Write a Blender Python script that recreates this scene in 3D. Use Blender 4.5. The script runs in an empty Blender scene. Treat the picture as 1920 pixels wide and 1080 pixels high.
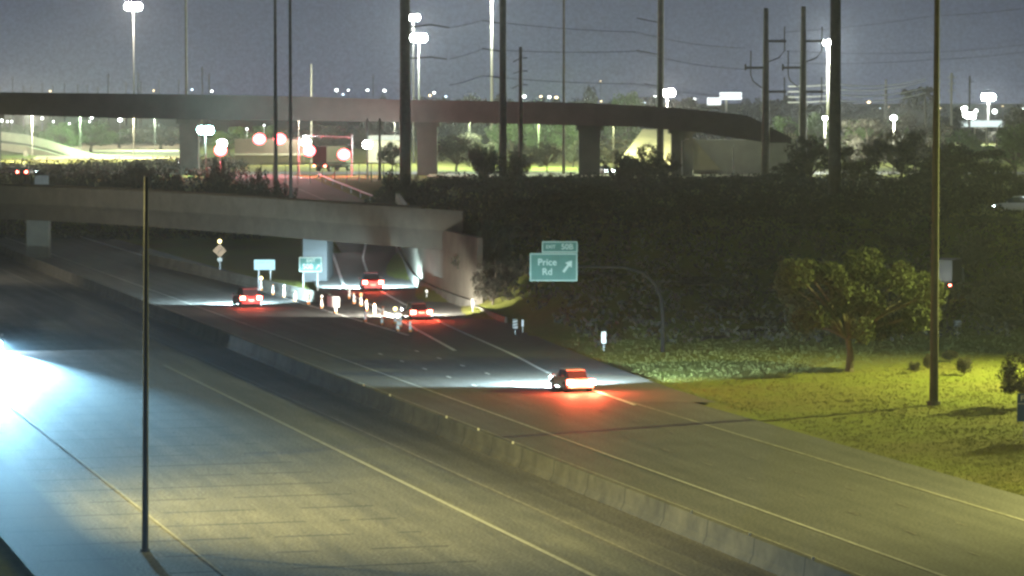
import bpy, math, random
from mathutils import Vector, Matrix
R = math.radians
rnd = random.Random(7)
scene = bpy.context.scene
# ------------------------------------------------------------------ camera, sky, exposure
FPX, CZ = 6000.0, 19.5                       # focal length in photo pixels, camera height over the freeway
PH = math.atan(355.0 / FPX)                  # pitch below the horizon
cd = bpy.data.cameras.new('camera'); cam = bpy.data.objects.new('camera', cd); scene.collection.objects.link(cam)
cam.location = (0, 0, CZ); cam.rotation_euler = (math.pi/2 - PH, 0, 0)
cd.sensor_width = 36; cd.lens = 36 * FPX / 1920; cd.clip_start = 1; cd.clip_end = 20000
scene.camera = cam
w = bpy.data.worlds.new('World'); scene.world = w; w.use_nodes = True
wn, wl = w.node_tree.nodes, w.node_tree.links
bg = wn['Background']
tc = wn.new('ShaderNodeTexCoord'); sx = wn.new('ShaderNodeSeparateXYZ'); rp = wn.new('ShaderNodeValToRGB')
wl.new(tc.outputs['Generated'], sx.inputs[0]); wl.new(sx.outputs['Z'], rp.inputs[0])
e = rp.color_ramp.elements
e[0].position = 0.0; e[0].color = (.118, .140, .215, 1)
e[1].position = 1.0; e[1].color = (.02, .026, .040, 1)
for p, c in ((.012, (.098, .122, .196, 1)), (.035, (.068, .088, .150, 1)), (.2, (.035, .046, .07, 1))):
    k = e.new(p); k.color = c
nz = []
for sc_, de_, am_ in ((5, 3, .16), (1100, 2, .42)):
    x_ = wn.new('ShaderNodeTexNoise'); x_.inputs['Scale'].default_value = sc_; x_.inputs['Detail'].default_value = de_; wl.new(tc.outputs['Generated'], x_.inputs['Vector'])
    r_ = wn.new('ShaderNodeMapRange'); r_.inputs[1].default_value = .3; r_.inputs[2].default_value = .7; r_.inputs[3].default_value = 1-am_; r_.inputs[4].default_value = 1+am_; wl.new(x_.outputs[0], r_.inputs[0]); nz.append(r_)
v1 = wn.new('ShaderNodeVectorMath'); v1.operation = 'SCALE'; wl.new(rp.outputs[0], v1.inputs[0]); wl.new(nz[0].outputs[0], v1.inputs['Scale'])
v2 = wn.new('ShaderNodeVectorMath'); v2.operation = 'SCALE'; wl.new(v1.outputs[0], v2.inputs[0]); wl.new(nz[1].outputs[0], v2.inputs['Scale'])
wl.new(v2.outputs[0], bg.inputs[0]); bg.inputs[1].default_value = .80
vs = scene.view_settings; vs.view_transform = 'Standard'; vs.look = 'None'; vs.exposure = 0; vs.gamma = 1
scene.cycles.use_denoising = True
scene.cycles.pixel_filter_type = 'BLACKMAN_HARRIS'; scene.cycles.filter_width = 2.7
scene.cycles.max_bounces = 5; scene.cycles.volume_bounces = 0
scene.cycles.sample_clamp_indirect = 3
scene.cycles.transparent_max_bounces = 6

# ------------------------------------------------------------------ helpers
C = scene.collection
TH = math.atan(1670/6010.0); CT, ST = math.cos(TH), math.sin(TH)
def st(s, t, z=0.0): return Vector((s*CT - t*ST, s*ST + t*CT, z))       # road frame: s to the right, t along the road
def ray(px, py):
    u, v = (px-960)/FPX, (py-540)/FPX
    return Vector((u, math.cos(PH) - v*math.sin(PH), -math.sin(PH) - v*math.cos(PH)))
def P0(px, py, z=0.0):
    r = ray(px, py); k = (z-CZ)/r.z; return Vector((r.x*k, r.y*k, z))
def D(px, py, Y):
    r = ray(px, py); k = Y/r.y; return Vector((r.x*k, Y, CZ + r.z*k))
def M(n, Y): return n*Y/FPX                                             # photo pixels to metres at depth Y
def ss(t): t = max(0, min(1, t)); return t*t*(3-2*t)
def interp(pts, y):
    if y <= pts[0][0]: return pts[0][1] + (y-pts[0][0])*(pts[1][1]-pts[0][1])/(pts[1][0]-pts[0][0])
    for (a, b), (c, d) in zip(pts, pts[1:]):
        if y <= c: return b + (d-b)*(y-a)/(c-a)
    (a, b), (c, d) = pts[-2:]
    return d + (y-c)*(d-b)/(c-a)
EDGE = [(q.y, q.x) for q in (P0(*p) for p in ((1920,935),(1640,855),(1510,812),(1400,775),(1250,728),(1120,680),(1020,640),(940,602),(880,580),(840,565),(800,548),(775,530),(760,505),(745,475),(737,455)))]
RAMPX = [(400, -14.5), (433, -18.5), (455, -23), (473, -28), (501, -36), (535, -44)]
def zr(y): return 6.8*max(0, min(1, (y-405)/105))
def hterr(x, y):
    far = 6.8*ss((y-455)/50)
    r = x - interp(EDGE, min(y, 440)) if y < 440 else x + 17 - 0
    h = far
    if r > 0:
        t = (y-240-0.9*max(0, x-8))/95
        h = max(h, (0.02*min(r, 40) + 6.8*ss(t)) * ss(r/9) if 6.8*ss(t) < 6.6 else 6.8*ss(r/9))
        h = min(h, 6.8)
    if y > 400:
        dx = abs(x - interp(RAMPX, y)); k = ss((dx-7)/6)
        if y < 540: h = zr(y)*(1-k) + h*k
    return h
def G(px, py):
    r = ray(px, py); a = 60.0; step = 2.0; y = a
    while y < 3000:
        k = y/r.y
        if CZ + r.z*k <= hterr(r.x*k, y): break
        y += step
    lo, hi = y-step, y
    for _ in range(12):
        m = (lo+hi)/2; k = m/r.y
        if CZ + r.z*k <= hterr(r.x*k, m): hi = m
        else: lo = m
    k = hi/r.y; return Vector((r.x*k, hi, hterr(r.x*k, hi)))

MATS = {}
def mat(name, col, rough=.8, noise=0.0, nscale=1.0, metal=0.0, emit=None, estr=0.0, bump=0.0, detail=6, spec=.3):
    if name in MATS: return MATS[name]
    m = bpy.data.materials.new(name); m.use_nodes = True; n, l = m.node_tree.nodes, m.node_tree.links
    b = n['Principled BSDF']; b.inputs['Roughness'].default_value = rough; b.inputs['Metallic'].default_value = metal
    b.inputs['Specular IOR Level'].default_value = spec
    b.inputs['Base Color'].default_value = (*col, 1)
    if noise:
        t = n.new('ShaderNodeTexCoord'); x = n.new('ShaderNodeTexNoise'); x.inputs['Scale'].default_value = nscale; x.inputs['Detail'].default_value = detail
        x.inputs['Roughness'].default_value = .7
        l.new(t.outputs['Object'], x.inputs['Vector'])
        mr = n.new('ShaderNodeMapRange'); mr.inputs[1].default_value = .3; mr.inputs[2].default_value = .7
        mr.inputs[3].default_value = 1-noise; mr.inputs[4].default_value = 1+noise; l.new(x.outputs[0], mr.inputs[0])
        mx = n.new('ShaderNodeVectorMath'); mx.operation = 'SCALE'; mx.inputs[0].default_value = col
        l.new(mr.outputs[0], mx.inputs['Scale']); l.new(mx.outputs[0], b.inputs['Base Color'])
        if bump:
            bp = n.new('ShaderNodeBump'); bp.inputs['Strength'].default_value = bump; bp.inputs['Distance'].default_value = .1
            l.new(x.outputs[0], bp.inputs['Height']); l.new(bp.outputs[0], b.inputs['Normal'])
    if emit:
        b.inputs['Emission Color'].default_value = (*emit, 1); b.inputs['Emission Strength'].default_value = estr
    MATS[name] = m; return m

class MB:
    def __init__(s): s.v = []; s.f = []
    def add(s, vs_, fs): o = len(s.v); s.v += [tuple(v) for v in vs_]; s.f += [tuple(i+o for i in f) for f in fs]; return s
    def box(s, x0, x1, y0, y1, z0, z1):
        return s.add([(x0,y0,z0),(x1,y0,z0),(x1,y1,z0),(x0,y1,z0),(x0,y0,z1),(x1,y0,z1),(x1,y1,z1),(x0,y1,z1)],
                     [(0,3,2,1),(4,5,6,7),(0,1,5,4),(1,2,6,5),(2,3,7,6),(3,0,4,7)])
    def tube(s, pts, rads, n=8, cap=True):
        pts = [Vector(p) for p in pts]
        if not isinstance(rads, (list, tuple)): rads = [rads]*len(pts)
        vs_ = []; up = Vector((0,0,1))
        for i, p in enumerate(pts):
            d = (pts[min(i+1, len(pts)-1)] - pts[max(i-1, 0)]).normalized()
            a = d.cross(up if abs(d.z) < .95 else Vector((1,0,0))).normalized(); b = d.cross(a)
            for k in range(n):
                g = 2*math.pi*k/n; vs_.append(p + (a*math.cos(g) + b*math.sin(g))*rads[i])
        fs = [(i*n+k, i*n+(k+1)%n, (i+1)*n+(k+1)%n, (i+1)*n+k) for i in range(len(pts)-1) for k in range(n)]
        if cap: fs += [tuple(range(n))[::-1], tuple((len(pts)-1)*n+k for k in range(n))]
        return s.add(vs_, fs)
    def prism(s, prof, path):                       # profile [(lateral, z)] swept along a path of (Vector, lateral dir)
        n = len(prof); vs_ = []
        for p, d in path:
            for a, z in prof: vs_.append((p[0]+d[0]*a, p[1]+d[1]*a, p[2]+z))
        fs = [(i*n+k, i*n+(k+1)%n, (i+1)*n+(k+1)%n, (i+1)*n+k) for i in range(len(path)-1) for k in range(n)]
        fs += [tuple(range(n))[::-1], tuple((len(path)-1)*n+k for k in range(n))]
        return s.add(vs_, fs)
    def ball(s, c, r, n=8, m=6, sz=1.0):
        vs_ = [(c[0], c[1], c[2]+r*sz)]
        for i in range(1, m):
            a = math.pi*i/m
            for k in range(n): g = 2*math.pi*k/n; vs_.append((c[0]+r*math.sin(a)*math.cos(g), c[1]+r*math.sin(a)*math.sin(g), c[2]+r*sz*math.cos(a)))
        vs_.append((c[0], c[1], c[2]-r*sz)); L = len(vs_)-1
        fs = [(0, 1+k, 1+(k+1)%n) for k in range(n)] + [(1+i*n+k, 1+(i+1)*n+k, 1+(i+1)*n+(k+1)%n, 1+i*n+(k+1)%n) for i in range(m-2) for k in range(n)]
        fs += [(L, 1+(m-2)*n+(k+1)%n, 1+(m-2)*n+k) for k in range(n)]
        return s.add(vs_, fs)
    def leaves(s, c, rad, n, size, rg, flat=1.0):
        for _ in range(n):
            while True:
                p = Vector((rg.uniform(-1,1), rg.uniform(-1,1), rg.uniform(-1,1)))
                if .15 < p.length < 1: break
            q = Vector((c[0]+p.x*rad[0], c[1]+p.y*rad[1], c[2]+p.z*rad[2]))
            a = Vector((rg.gauss(0,1), rg.gauss(0,1), rg.gauss(0,1)*flat)).normalized(); b = a.orthogonal().normalized()
            b = (Matrix.Rotation(rg.uniform(0, 6.28), 3, a) @ b); z_ = size*rg.uniform(.6, 1.4)
            s.add([q-a*z_, q+b*z_*.45, q+a*z_, q-b*z_*.45], [(0,1,2,3)])
        return s
    def build(s, name, m, parent=None, origin=None, smooth=False):
        me = bpy.data.meshes.new(name)
        vs_ = s.v
        if origin is not None: vs_ = [(a-origin[0], b-origin[1], c-origin[2]) for a, b, c in vs_]
        me.from_pydata(vs_, [], s.f); me.materials.append(m); me.update()
        if smooth: me.polygons.foreach_set('use_smooth', [True]*len(me.polygons))
        o = bpy.data.objects.new(name, me); C.objects.link(o)
        if parent is not None: o.parent = parent
        elif origin is not None: o.location = origin
        return o
def tag(o, label=None, cat=None, group=None, kind=None):
    if label: o['label'] = label
    if cat: o['category'] = cat
    if group: o['group'] = group
    if kind: o['kind'] = kind
    return o
def thing(name, label, cat, loc, rz=0, group=None, sc=1.0):
    o = bpy.data.objects.new(name, None); C.objects.link(o); o.location = loc; o.rotation_euler = (0, 0, rz); o.empty_display_size = .3
    if sc != 1.0: o.scale = (sc,)*3 if not isinstance(sc, tuple) else sc
    return tag(o, label, cat, group)
KIDS = {}
def dup(src, loc, rz=0, label=None, group=None, sc=None):
    c = src.copy(); C.objects.link(c); c.location = loc; c.rotation_euler = (0, 0, rz)
    if label: c['label'] = label
    if group: c['group'] = group
    if sc is not None: c.scale = (sc,)*3 if not isinstance(sc, tuple) else sc
    def rec(a, b):
        for ch in [o for o in KIDS.get(a.name, [])]:
            d = ch.copy(); C.objects.link(d); d.parent = b; rec(ch, d)
    rec(src, c); return c
def remember(root):
    for o in list(C.objects):
        if o.parent is not None:
            KIDS.setdefault(o.parent.name, [])
            if o not in KIDS[o.parent.name]: KIDS[o.parent.name].append(o)
def lamp(kind, loc, power, col, parent=None, radius=.15, rot=None, angle=None, blend=.5, name='lamp_light'):
    ld = bpy.data.lights.new(name, kind); ld.energy = power; ld.color = col; ld.shadow_soft_size = radius
    if kind == 'SPOT': ld.spot_size = angle; ld.spot_blend = blend
    o = bpy.data.objects.new(name, ld); C.objects.link(o); o.location = loc
    if rot: o.rotation_euler = rot
    if parent is not None: o.parent = parent
    return o
def aim(o, d): o.rotation_euler = Vector(d).to_track_quat('-Z', 'Y').to_euler()
def text(txt, size, m, parent, loc, rot=(R(90), 0, 0), name='lettering', ext=.01, sx_=1.0):
    cu = bpy.data.curves.new(name, 'FONT'); cu.body = txt; cu.size = size; cu.align_x = 'CENTER'; cu.align_y = 'CENTER'; cu.extrude = ext; cu.offset = size*.012
    t = bpy.data.objects.new(name, cu); me = bpy.data.meshes.new_from_object(t); bpy.data.objects.remove(t)
    me.materials.clear(); me.materials.append(m); me.name = name
    o = bpy.data.objects.new(name, me); C.objects.link(o); o.location = loc; o.rotation_euler = rot; o.scale = (sx_, 1, 1)
    if parent is not None: o.parent = parent
    return o

# ------------------------------------------------------------------ materials
def road_mat(name, base, joints, streaks):
    m = bpy.data.materials.new(name); m.use_nodes = True; n, l = m.node_tree.nodes, m.node_tree.links
    b = n['Principled BSDF']; b.inputs['Roughness'].default_value = .75; b.inputs['Specular IOR Level'].default_value = .35
    t = n.new('ShaderNodeTexCoord'); sp = n.new('ShaderNodeSeparateXYZ'); l.new(t.outputs['Object'], sp.inputs[0])
    def noise(vec, scale, detail=5, rough=.65):
        x = n.new('ShaderNodeTexNoise'); x.inputs['Scale'].default_value = scale; x.inputs['Detail'].default_value = detail; x.inputs['Roughness'].default_value = rough
        l.new(vec, x.inputs['Vector']); return x.outputs[0]
    def mrange(v, a, b_, c, d):
        x = n.new('ShaderNodeMapRange'); x.inputs[1].default_value = a; x.inputs[2].default_value = b_; x.inputs[3].default_value = c; x.inputs[4].default_value = d
        l.new(v, x.inputs[0]); return x.outputs[0]
    def math_(op, a, b_):
        x = n.new('ShaderNodeMath'); x.operation = op
        for i, q in enumerate((a, b_)):
            if isinstance(q, (int, float)): x.inputs[i].default_value = q
            elif q is not None: l.new(q, x.inputs[i])
        return x.outputs[0]
    mp = n.new('ShaderNodeMapping'); mp.inputs['Scale'].default_value = (1, .04, 1); l.new(t.outputs['Object'], mp.inputs[0])
    f1 = mrange(noise(mp.outputs[0], .9, 4), .35, .65, 1-streaks, 1+streaks)         # wear along the lanes
    f2 = mrange(noise(t.outputs['Object'], .25, 8), .3, .7, .82, 1.18)
    f3 = mrange(noise(t.outputs['Object'], 7, 2), .35, .65, .4, 1.6)
    f = math_('MULTIPLY', math_('MULTIPLY', f1, f2), f3)
    # wheel paths: two dark bands per lane, lanes 3.66 m
    ph = math_('MULTIPLY', math_('SUBTRACT', sp.outputs['X'], 23.5), 2*math.pi/1.825)
    wp = mrange(math_('COSINE', ph, None), -1, 1, .93, 1.07); f = math_('MULTIPLY', f, wp)
    if joints:
        yj = math_('FRACT', math_('DIVIDE', sp.outputs['Y'], 4.8), None)
        lt = math_('LESS_THAN', yj, .065)
        wob = math_('GREATER_THAN', noise(t.outputs['Object'], .35, 2), .46)
        ins = math_('LESS_THAN', sp.outputs['X'], 34.5)
        jf = math_('SUBTRACT', 1.0, math_('MULTIPLY', math_('MULTIPLY', lt, ins), math_('MULTIPLY', wob, .72)))
        f = math_('MULTIPLY', f, jf)
        sh = mrange(sp.outputs['X'], 19.4, 20.6, .18, 1.0); f = math_('MULTIPLY', f, sh)
    vm = n.new('ShaderNodeVectorMath'); vm.operation = 'SCALE'; vm.inputs[0].default_value = base; l.new(f, vm.inputs['Scale'])
    l.new(vm.outputs[0], b.inputs['Base Color'])
    bp = n.new('ShaderNodeBump'); bp.inputs['Strength'].default_value = .12; bp.inputs['Distance'].default_value = .02; l.new(noise(t.outputs['Object'], 14, 3), bp.inputs['Height']); l.new(bp.outputs[0], b.inputs['Normal'])
    return m
M_west = road_mat('worn_concrete_pavement', (.135, .13, .115), True, .22)
M_east = road_mat('dark_asphalt_pavement', (.085, .083, .078), False, .18)
M_ramp = mat('ramp_concrete', (.10, .097, .09), .8, .22, .6, bump=.3)
def ground_mat():
    m = bpy.data.materials.new('dry_grass_and_dirt'); m.use_nodes = True; n, l = m.node_tree.nodes, m.node_tree.links
    b = n['Principled BSDF']; b.inputs['Roughness'].default_value = .95; b.inputs['Specular IOR Level'].default_value = .1
    t = n.new('ShaderNodeTexCoord')
    a = n.new('ShaderNodeTexNoise'); a.inputs['Scale'].default_value = .06; a.inputs['Detail'].default_value = 8; a.inputs['Roughness'].default_value = .75
    c = n.new('ShaderNodeTexNoise'); c.inputs['Scale'].default_value = 2.2; c.inputs['Detail'].default_value = 6; c.inputs['Roughness'].default_value = .8
    l.new(t.outputs['Object'], a.inputs['Vector']); l.new(t.outputs['Object'], c.inputs['Vector'])
    r1 = n.new('ShaderNodeValToRGB'); el = r1.color_ramp.elements
    el[0].position = .35; el[0].color = (.17, .15, .05, 1); el[1].position = .62; el[1].color = (.17, .20, .035, 1)
    r2 = n.new('ShaderNodeMapRange'); r2.inputs[1].default_value = .3; r2.inputs[2].default_value = .7; r2.inputs[3].default_value = .7; r2.inputs[4].default_value = 1.28
    l.new(a.outputs[0], r1.inputs[0]); l.new(c.outputs[0], r2.inputs[0])
    v = n.new('ShaderNodeVectorMath'); v.operation = 'SCALE'; l.new(r1.outputs[0], v.inputs[0]); l.new(r2.outputs[0], v.inputs['Scale']); l.new(v.outputs[0], b.inputs['Base Color'])
    bp = n.new('ShaderNodeBump'); bp.inputs['Strength'].default_value = .7; bp.inputs['Distance'].default_value = .15; l.new(c.outputs[0], bp.inputs['Height']); l.new(bp.outputs[0], b.inputs['Normal'])
    return m
M_ground = ground_mat()
M_sand = mat('pale_sand', (.42, .36, .22), .95, .25, .12)
M_white = mat('white_road_paint', (.72, .72, .68), .6, .3, 1.5)
M_yellow = mat('yellow_road_paint', (.5, .4, .1), .6, .35, 1.5)
M_conc = mat('barrier_concrete', (.10, .097, .085), .85, .5, .5, bump=.3)
M_bridge = mat('bridge_concrete', (.115, .105, .085), .85, .25, .5, bump=.3)
M_bridge_dark = mat('shade_dark_concrete', (.085, .078, .065), .85, .25, .5, bump=.3)  # darkened to paint the shadow line under the parapet into girders and deck
M_bridge_far = mat('weathered_bridge_concrete', (.09, .088, .08), .9, .25, .3)
M_beige = mat('beige_concrete', (.5, .47, .38), .85, .15, .3)
M_steel = mat('galvanised_steel', (.30, .31, .32), .5, .2, 3, metal=.3)
M_dsteel = mat('weathered_dark_steel', (.12, .112, .10), .75, .35, 1.2)
M_bark = mat('bark', (.09, .075, .055), .9, .3, 3)
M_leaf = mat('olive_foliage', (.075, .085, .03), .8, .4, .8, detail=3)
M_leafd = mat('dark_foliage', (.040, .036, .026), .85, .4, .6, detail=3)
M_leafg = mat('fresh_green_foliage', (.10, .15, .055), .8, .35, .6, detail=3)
M_grass = mat('dry_grass_blades', (.14, .15, .045), .9, .4, .5)
M_black = mat('black_rubber', (.02, .02, .02), .8)
M_glass = mat('dark_car_glass', (.02, .025, .03), .12, spec=.6)
M_chrome = mat('wheel_alloy', (.4, .4, .42), .35, metal=.8)
M_signgreen = mat('green_sign_sheeting', (.06, .25, .20), .5, .1, 2, emit=(.03, .13, .11), estr=.0)
M_signwhite = mat('white_reflective_sheeting', (.8, .82, .8), .5)
M_signblue = mat('blue_sign_sheeting', (.02, .05, .16), .5)
M_orange = mat('orange_sign_sheeting', (.75, .35, .12), .6)
M_cone = mat('orange_plastic', (.75, .25, .05), .6)
M_tape = mat('white_reflective_tape', (.85, .85, .82), .4)
def EM(name, col, s): return mat(name, (.02, .02, .02), .5, emit=col, estr=s)
E_white = EM('cool_white_lamp', (.92, 1, .98), 160)
E_warm = EM('warm_white_lamp', (1, .93, .75), 22)
E_cyan = EM('cyan_white_lamp', (.5, 1, .97), 120)
E_red = EM('red_signal_lamp', (1, .10, .12), 12)
E_tail = EM('red_tail_lamp', (1, .13, .09), 60)
E_head = EM('headlamp', (.75, .95, 1), 60)
E_amber = EM('amber_flasher', (1, .85, .35), 9)
E_dim = EM('distant_white_lamp', (.95, 1, .97), 12)
E_dimw = EM('distant_warm_lamp', (1, .78, .45), 7); E_dimb = EM('distant_bluish_lamp', (.7, .85, 1), 5)
E_panel = EM('emissive_cyan_panel', (.42, .88, 1), 1.1)

# ------------------------------------------------------------------ the setting
def struct(name, mb, m, **k): o = mb.build(name, m, **k); o['kind'] = 'structure'; return o
xs = [-3000, -1500, -800, -500, -350] + [-260 + 5*i for i in range(105)] + [300, 400, 600, 900, 1500, 3000]
ys = [-50, 20, 60, 90] + [110 + 4*i for i in range(118)] + [600, 640, 700, 800, 950, 1200, 1600, 2400, 4000, 8000]
g = MB(); nx = len(xs)
for y in ys:
    for x in xs: g.v.append((x, y, hterr(x, y) - .12))
for j in range(len(ys)-1):
    for i in range(nx-1): g.f.append((j*nx+i, j*nx+i+1, (j+1)*nx+i+1, (j+1)*nx+i))
struct('ground', g, M_ground, smooth=True)
def sheet_st(name, s0, s1, t0, t1, z, m, n=1):
    b = MB()
    for i in range(n):
        a, c = t0+(t1-t0)*i/n, t0+(t1-t0)*(i+1)/n
        b.add([(s0,a,z),(s1,a,z),(s1,c,z),(s0,c,z)], [(0,1,2,3)])
    o = b.build(name, m); o.rotation_euler = (0, 0, TH); o['kind'] = 'structure'; return o
sheet_st('westbound_roadway', 16.0, 45.6, 60, 520, 0.0, M_west, 20)
sheet_st('eastbound_roadway', 45.6, 66.1, 60, 520, 0.0, M_east, 20)
def ribbon(pl, pr, m, name, dz=0.0):
    b = MB()
    for a, c in zip(pl, pr): b.v += [(a[0], a[1], a[2]+dz), (c[0], c[1], c[2]+dz)]
    b.f = [(2*i, 2*i+1, 2*i+3, 2*i+2) for i in range(len(pl)-1)]
    return struct(name, b, m)
def smooth_px(pts, n=6, z=0.0):
    P = [P0(*p, z) if not isinstance(p, Vector) else p for p in pts]; out = []
    for i in range(len(P)-1):
        a, b, c, d = P[max(i-1,0)], P[i], P[i+1], P[min(i+2, len(P)-1)]
        for k in range(n):
            t = k/n
            out.append(.5*((2*b) + (c-a)*t + (2*a-5*b+4*c-d)*t*t + (3*b-a-3*c+d)*t**3))
    return out + [P[-1]]
L1 = smooth_px([(853,658),(773,614),(705,577),(664,555),(645,535),(637,515),(625,480),(612,455)])
L2 = smooth_px([(1190,760),(1040,705),(960,665),(855,618),(770,577),(710,543),(695,525),(685,500),(681,480),(690,458)])
ys_r = [205+5*i for i in range(41)] + [410+5*i for i in range(26)]
pl, pr = [], []
l1 = sorted((p.y, p.x) for p in L1)
for y in ys_r:
    if y < 405:
        a = interp(l1, y)-3.0 if y > 247 else (62.2-y*ST)/CT
        c = interp(EDGE, y)+.3
    else: c = interp(RAMPX, y)+6.5; a = interp(RAMPX, y)-6.5
    z = zr(y)+.012
    pl.append((a, y, z)); pr.append((c, y, z))
# the exit ramp joins the roadway and climbs past the overpass
ribbon(pl, pr, M_ramp, 'exit_ramp')
def line_st(name, s, t0, t1, wd, m, dash=None, z=.022):
    b = MB()
    if dash is None:
        n = max(1, int((t1-t0)/20))
        for i in range(n):
            a, c = t0+(t1-t0)*i/n, t0+(t1-t0)*(i+1)/n; b.add([(s-wd/2,a,z),(s+wd/2,a,z),(s+wd/2,c,z),(s-wd/2,c,z)], [(0,1,2,3)])
    else:
        t = t0
        while t < t1: b.add([(s-wd/2,t,z),(s+wd/2,t,z),(s+wd/2,t+dash[0],z),(s-wd/2,t+dash[0],z)], [(0,1,2,3)]); t += dash[1]
    o = b.build(name, m); o.rotation_euler = (0,0,TH); o['kind'] = 'structure'; return o
M_faint = mat('worn_road_paint', (.3, .29, .24), .7, .5, 1.2)
line_st('lane_marking', 38.0, 90, 232, .24, mat('aged_white_paint', (.42,.42,.38), .6, .35, 1.5))
line_st('lane_marking', 23.5, 90, 520, .12, M_faint)
line_st('lane_marking', 41.6, 90, 520, .13, M_faint)
line_st('lane_marking', 51.8, 90, 520, .17, MATS['aged_white_paint'])
line_st('lane_marking', 62.25, 256, 520, .28, mat('bright_white_paint', (.85,.85,.82), .55, .12, 1.5))  # extra white stands in for retroreflected headlights
line_st('lane_marking', 62.25, 60, 205, .2, M_faint)
for s in (27.1, 30.8): line_st('lane_marking', s, 178, 300, .2, M_black, (.32, 6.4))
M_vfaint = mat('nearly_gone_road_paint', (.16, .15, .135), .7, .5, 1.2)
line_st('lane_marking', 55.6, 90.4, 205, .14, M_vfaint, (1.3, 7.0))
line_st('lane_marking', 58.95, 92.4, 205, .14, M_vfaint, (1.3, 7.0))
line_st('lane_marking', 55.6, 209, 240, .16, M_white, (1.3, 7.0))
line_st('lane_marking', 58.95, 211, 245, .16, M_white, (1.3, 7.0))
line_st('lane_marking', 48.6, 90, 300, .10, M_faint)
def path_line(pts, wd, m, z=.035):
    b = MB(); L = []
    for i, p in enumerate(pts):
        d = (pts[min(i+1,len(pts)-1)]-pts[max(i-1,0)]).normalized(); nn = Vector((-d.y, d.x, 0))*wd/2
        L.append((p+nn, p-nn))
    for a, c in L: b.v += [(a.x,a.y,zr(a.y)+z), (c.x,c.y,zr(c.y)+z)]
    b.f = [(2*i, 2*i+1, 2*i+3, 2*i+2) for i in range(len(L)-1)]
    return struct('ramp_marking', b, m)
M_retro = mat('retro_white_paint', (.85,.85,.82), .55, .12, 1.5)  # whitened so the colour carries the headlight retroreflection
path_line(L1, .32, M_retro); path_line(L2, .26, M_retro)
for off in (-3.2, .6):
    path_line([Vector((interp(RAMPX, y)+off, y, 0)) for y in range(440, 536, 5)], .2, M_faint)
# cross street, pale footway in front of the far bridge, sandy lot and frontage road
b = MB().add([(-400,537,6.84),(300,537,6.84),(300,556,6.84),(-400,556,6.84)], [(0,1,2,3)]); struct('cross_street', b, M_ramp)
a, c = D(800, 330, 516), D(1445, 330, 516)
b = MB().box(a.x, c.x, 516, 533, 6.5, 6.98); struct('footway', b, M_beige)
b = MB().add([D(110,262,700)*1, D(340,262,700)*1], []); b = MB()
q = [P0(60, 299, 6.9), P0(345, 297, 6.9), P0(380, 262, 6.9), P0(110, 264, 6.9)]
struct('sand_lot', b.add(q, [(0,1,2,3)]), M_sand)
a = P0(1500, 560, 1.6)

# ------------------------------------------------------------------ barriers and walls
prof = [(-.32,0),(-.3,.09),(-.16,.34),(-.09,1.06),(.09,1.06),(.16,.34),(.3,.09),(.32,0)]
nrm = (CT, ST)
bar = thing('median_barrier', 'long pale concrete median barrier between the two carriageways', 'barrier', st(45.7, 130))
tt = [90+10*i for i in range(44)]
b = MB().prism(prof, [(st(45.7, t), nrm) for t in tt]); b.build('barrier_wall', M_conc, bar, st(45.7, 130))
for t in range(96, 330, 6): MB().prism([(x*1.02, z*1.004) for x, z in prof], [(st(45.7, t)-st(45.7,130), nrm), (st(45.7, t+.09)-st(45.7,130), nrm)]).build('joint', M_black, bar)
rf = []
for px, py in ((1285,960),(1388,1002),(1503,1048),(682,722),(729,741),(834,782),(893,805),(958,830)):
    p = P0(px, py, 1.12); t = p.y*CT - p.x*ST; q = st(45.7, t, 1.06)-st(45.7, 130)
    MB().box(q.x-.05, q.x+.05, q.y-.03, q.y+.03, 1.06, 1.18).build('reflector', M_tape, bar)
# gore barrier with its cushion
A, B_ = P0(498, 545), P0(618, 573)
gb = thing('gore_barrier', 'grey concrete barrier running back from the gore between freeway and ramp', 'barrier', B_)
d = (A-B_).normalized(); nn = (-d.y, d.x)
path = [(B_ + (A-B_)*k/8*1.0, nn) for k in range(9)]
ext_ = [(A + d*20*k, nn) for k in (1,2,3)]
MB().prism([(x*1.1, z*1.05) for x, z in prof], path+ext_).build('barrier_wall', M_conc, gb, B_)
q = B_ - d*1.6
cu = thing('crash_cushion', 'pale crash cushion at the near end of the gore barrier', 'crash cushion', q)
for k in range(3):
    c0 = -d*(-.5*k)*1.0
    MB().tube([(d.x*.7*k-d.x*.5, d.y*.7*k-d.y*.5, 0), (d.x*.7*k-d.x*.5, d.y*.7*k-d.y*.5, .95)], .42, 10).build('cushion_drum', M_signwhite, cu)
# abutment wall following the right edge of the ramp
wp_ = smooth_px([(887,582),(840,565),(800,548),(775,530),(760,505),(745,475),(737,455)])
aw = thing('abutment_wall', 'tall grey concrete retaining wall under the right end of the near overpass', 'wall', wp_[0])
pth = []
for i, p in enumerate(wp_):
    dd = (wp_[min(i+1,len(wp_)-1)]-wp_[max(i-1,0)]).normalized(); pth.append((p, (dd.y, -dd.x)))
def wall_h(i): return 6.7
MB().prism([(.35,0),(.35,6.7),(.9,6.7),(.9,0)], pth).build('wall_panel', M_bridge, aw, wp_[0])
MB().prism([(-.15,0),(-.15,.12),(.0,.85),(.32,.85),(.32,0)], pth).build('kerb_barrier', M_conc, aw, wp_[0])
# low kerb wall that runs on from the abutment towards the camera
kp = smooth_px([(945,605),(920,596),(887,582)])
kw = thing('ramp_kerb_wall', 'low concrete kerb wall tapering beside the exit ramp', 'kerb', kp[0])
MB().prism([(.0,0),(.1,.5),(.3,.5),(.35,0)], [(p, (.9,-.4)) for p in kp]).build('kerb', M_conc, kw, kp[0])

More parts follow.
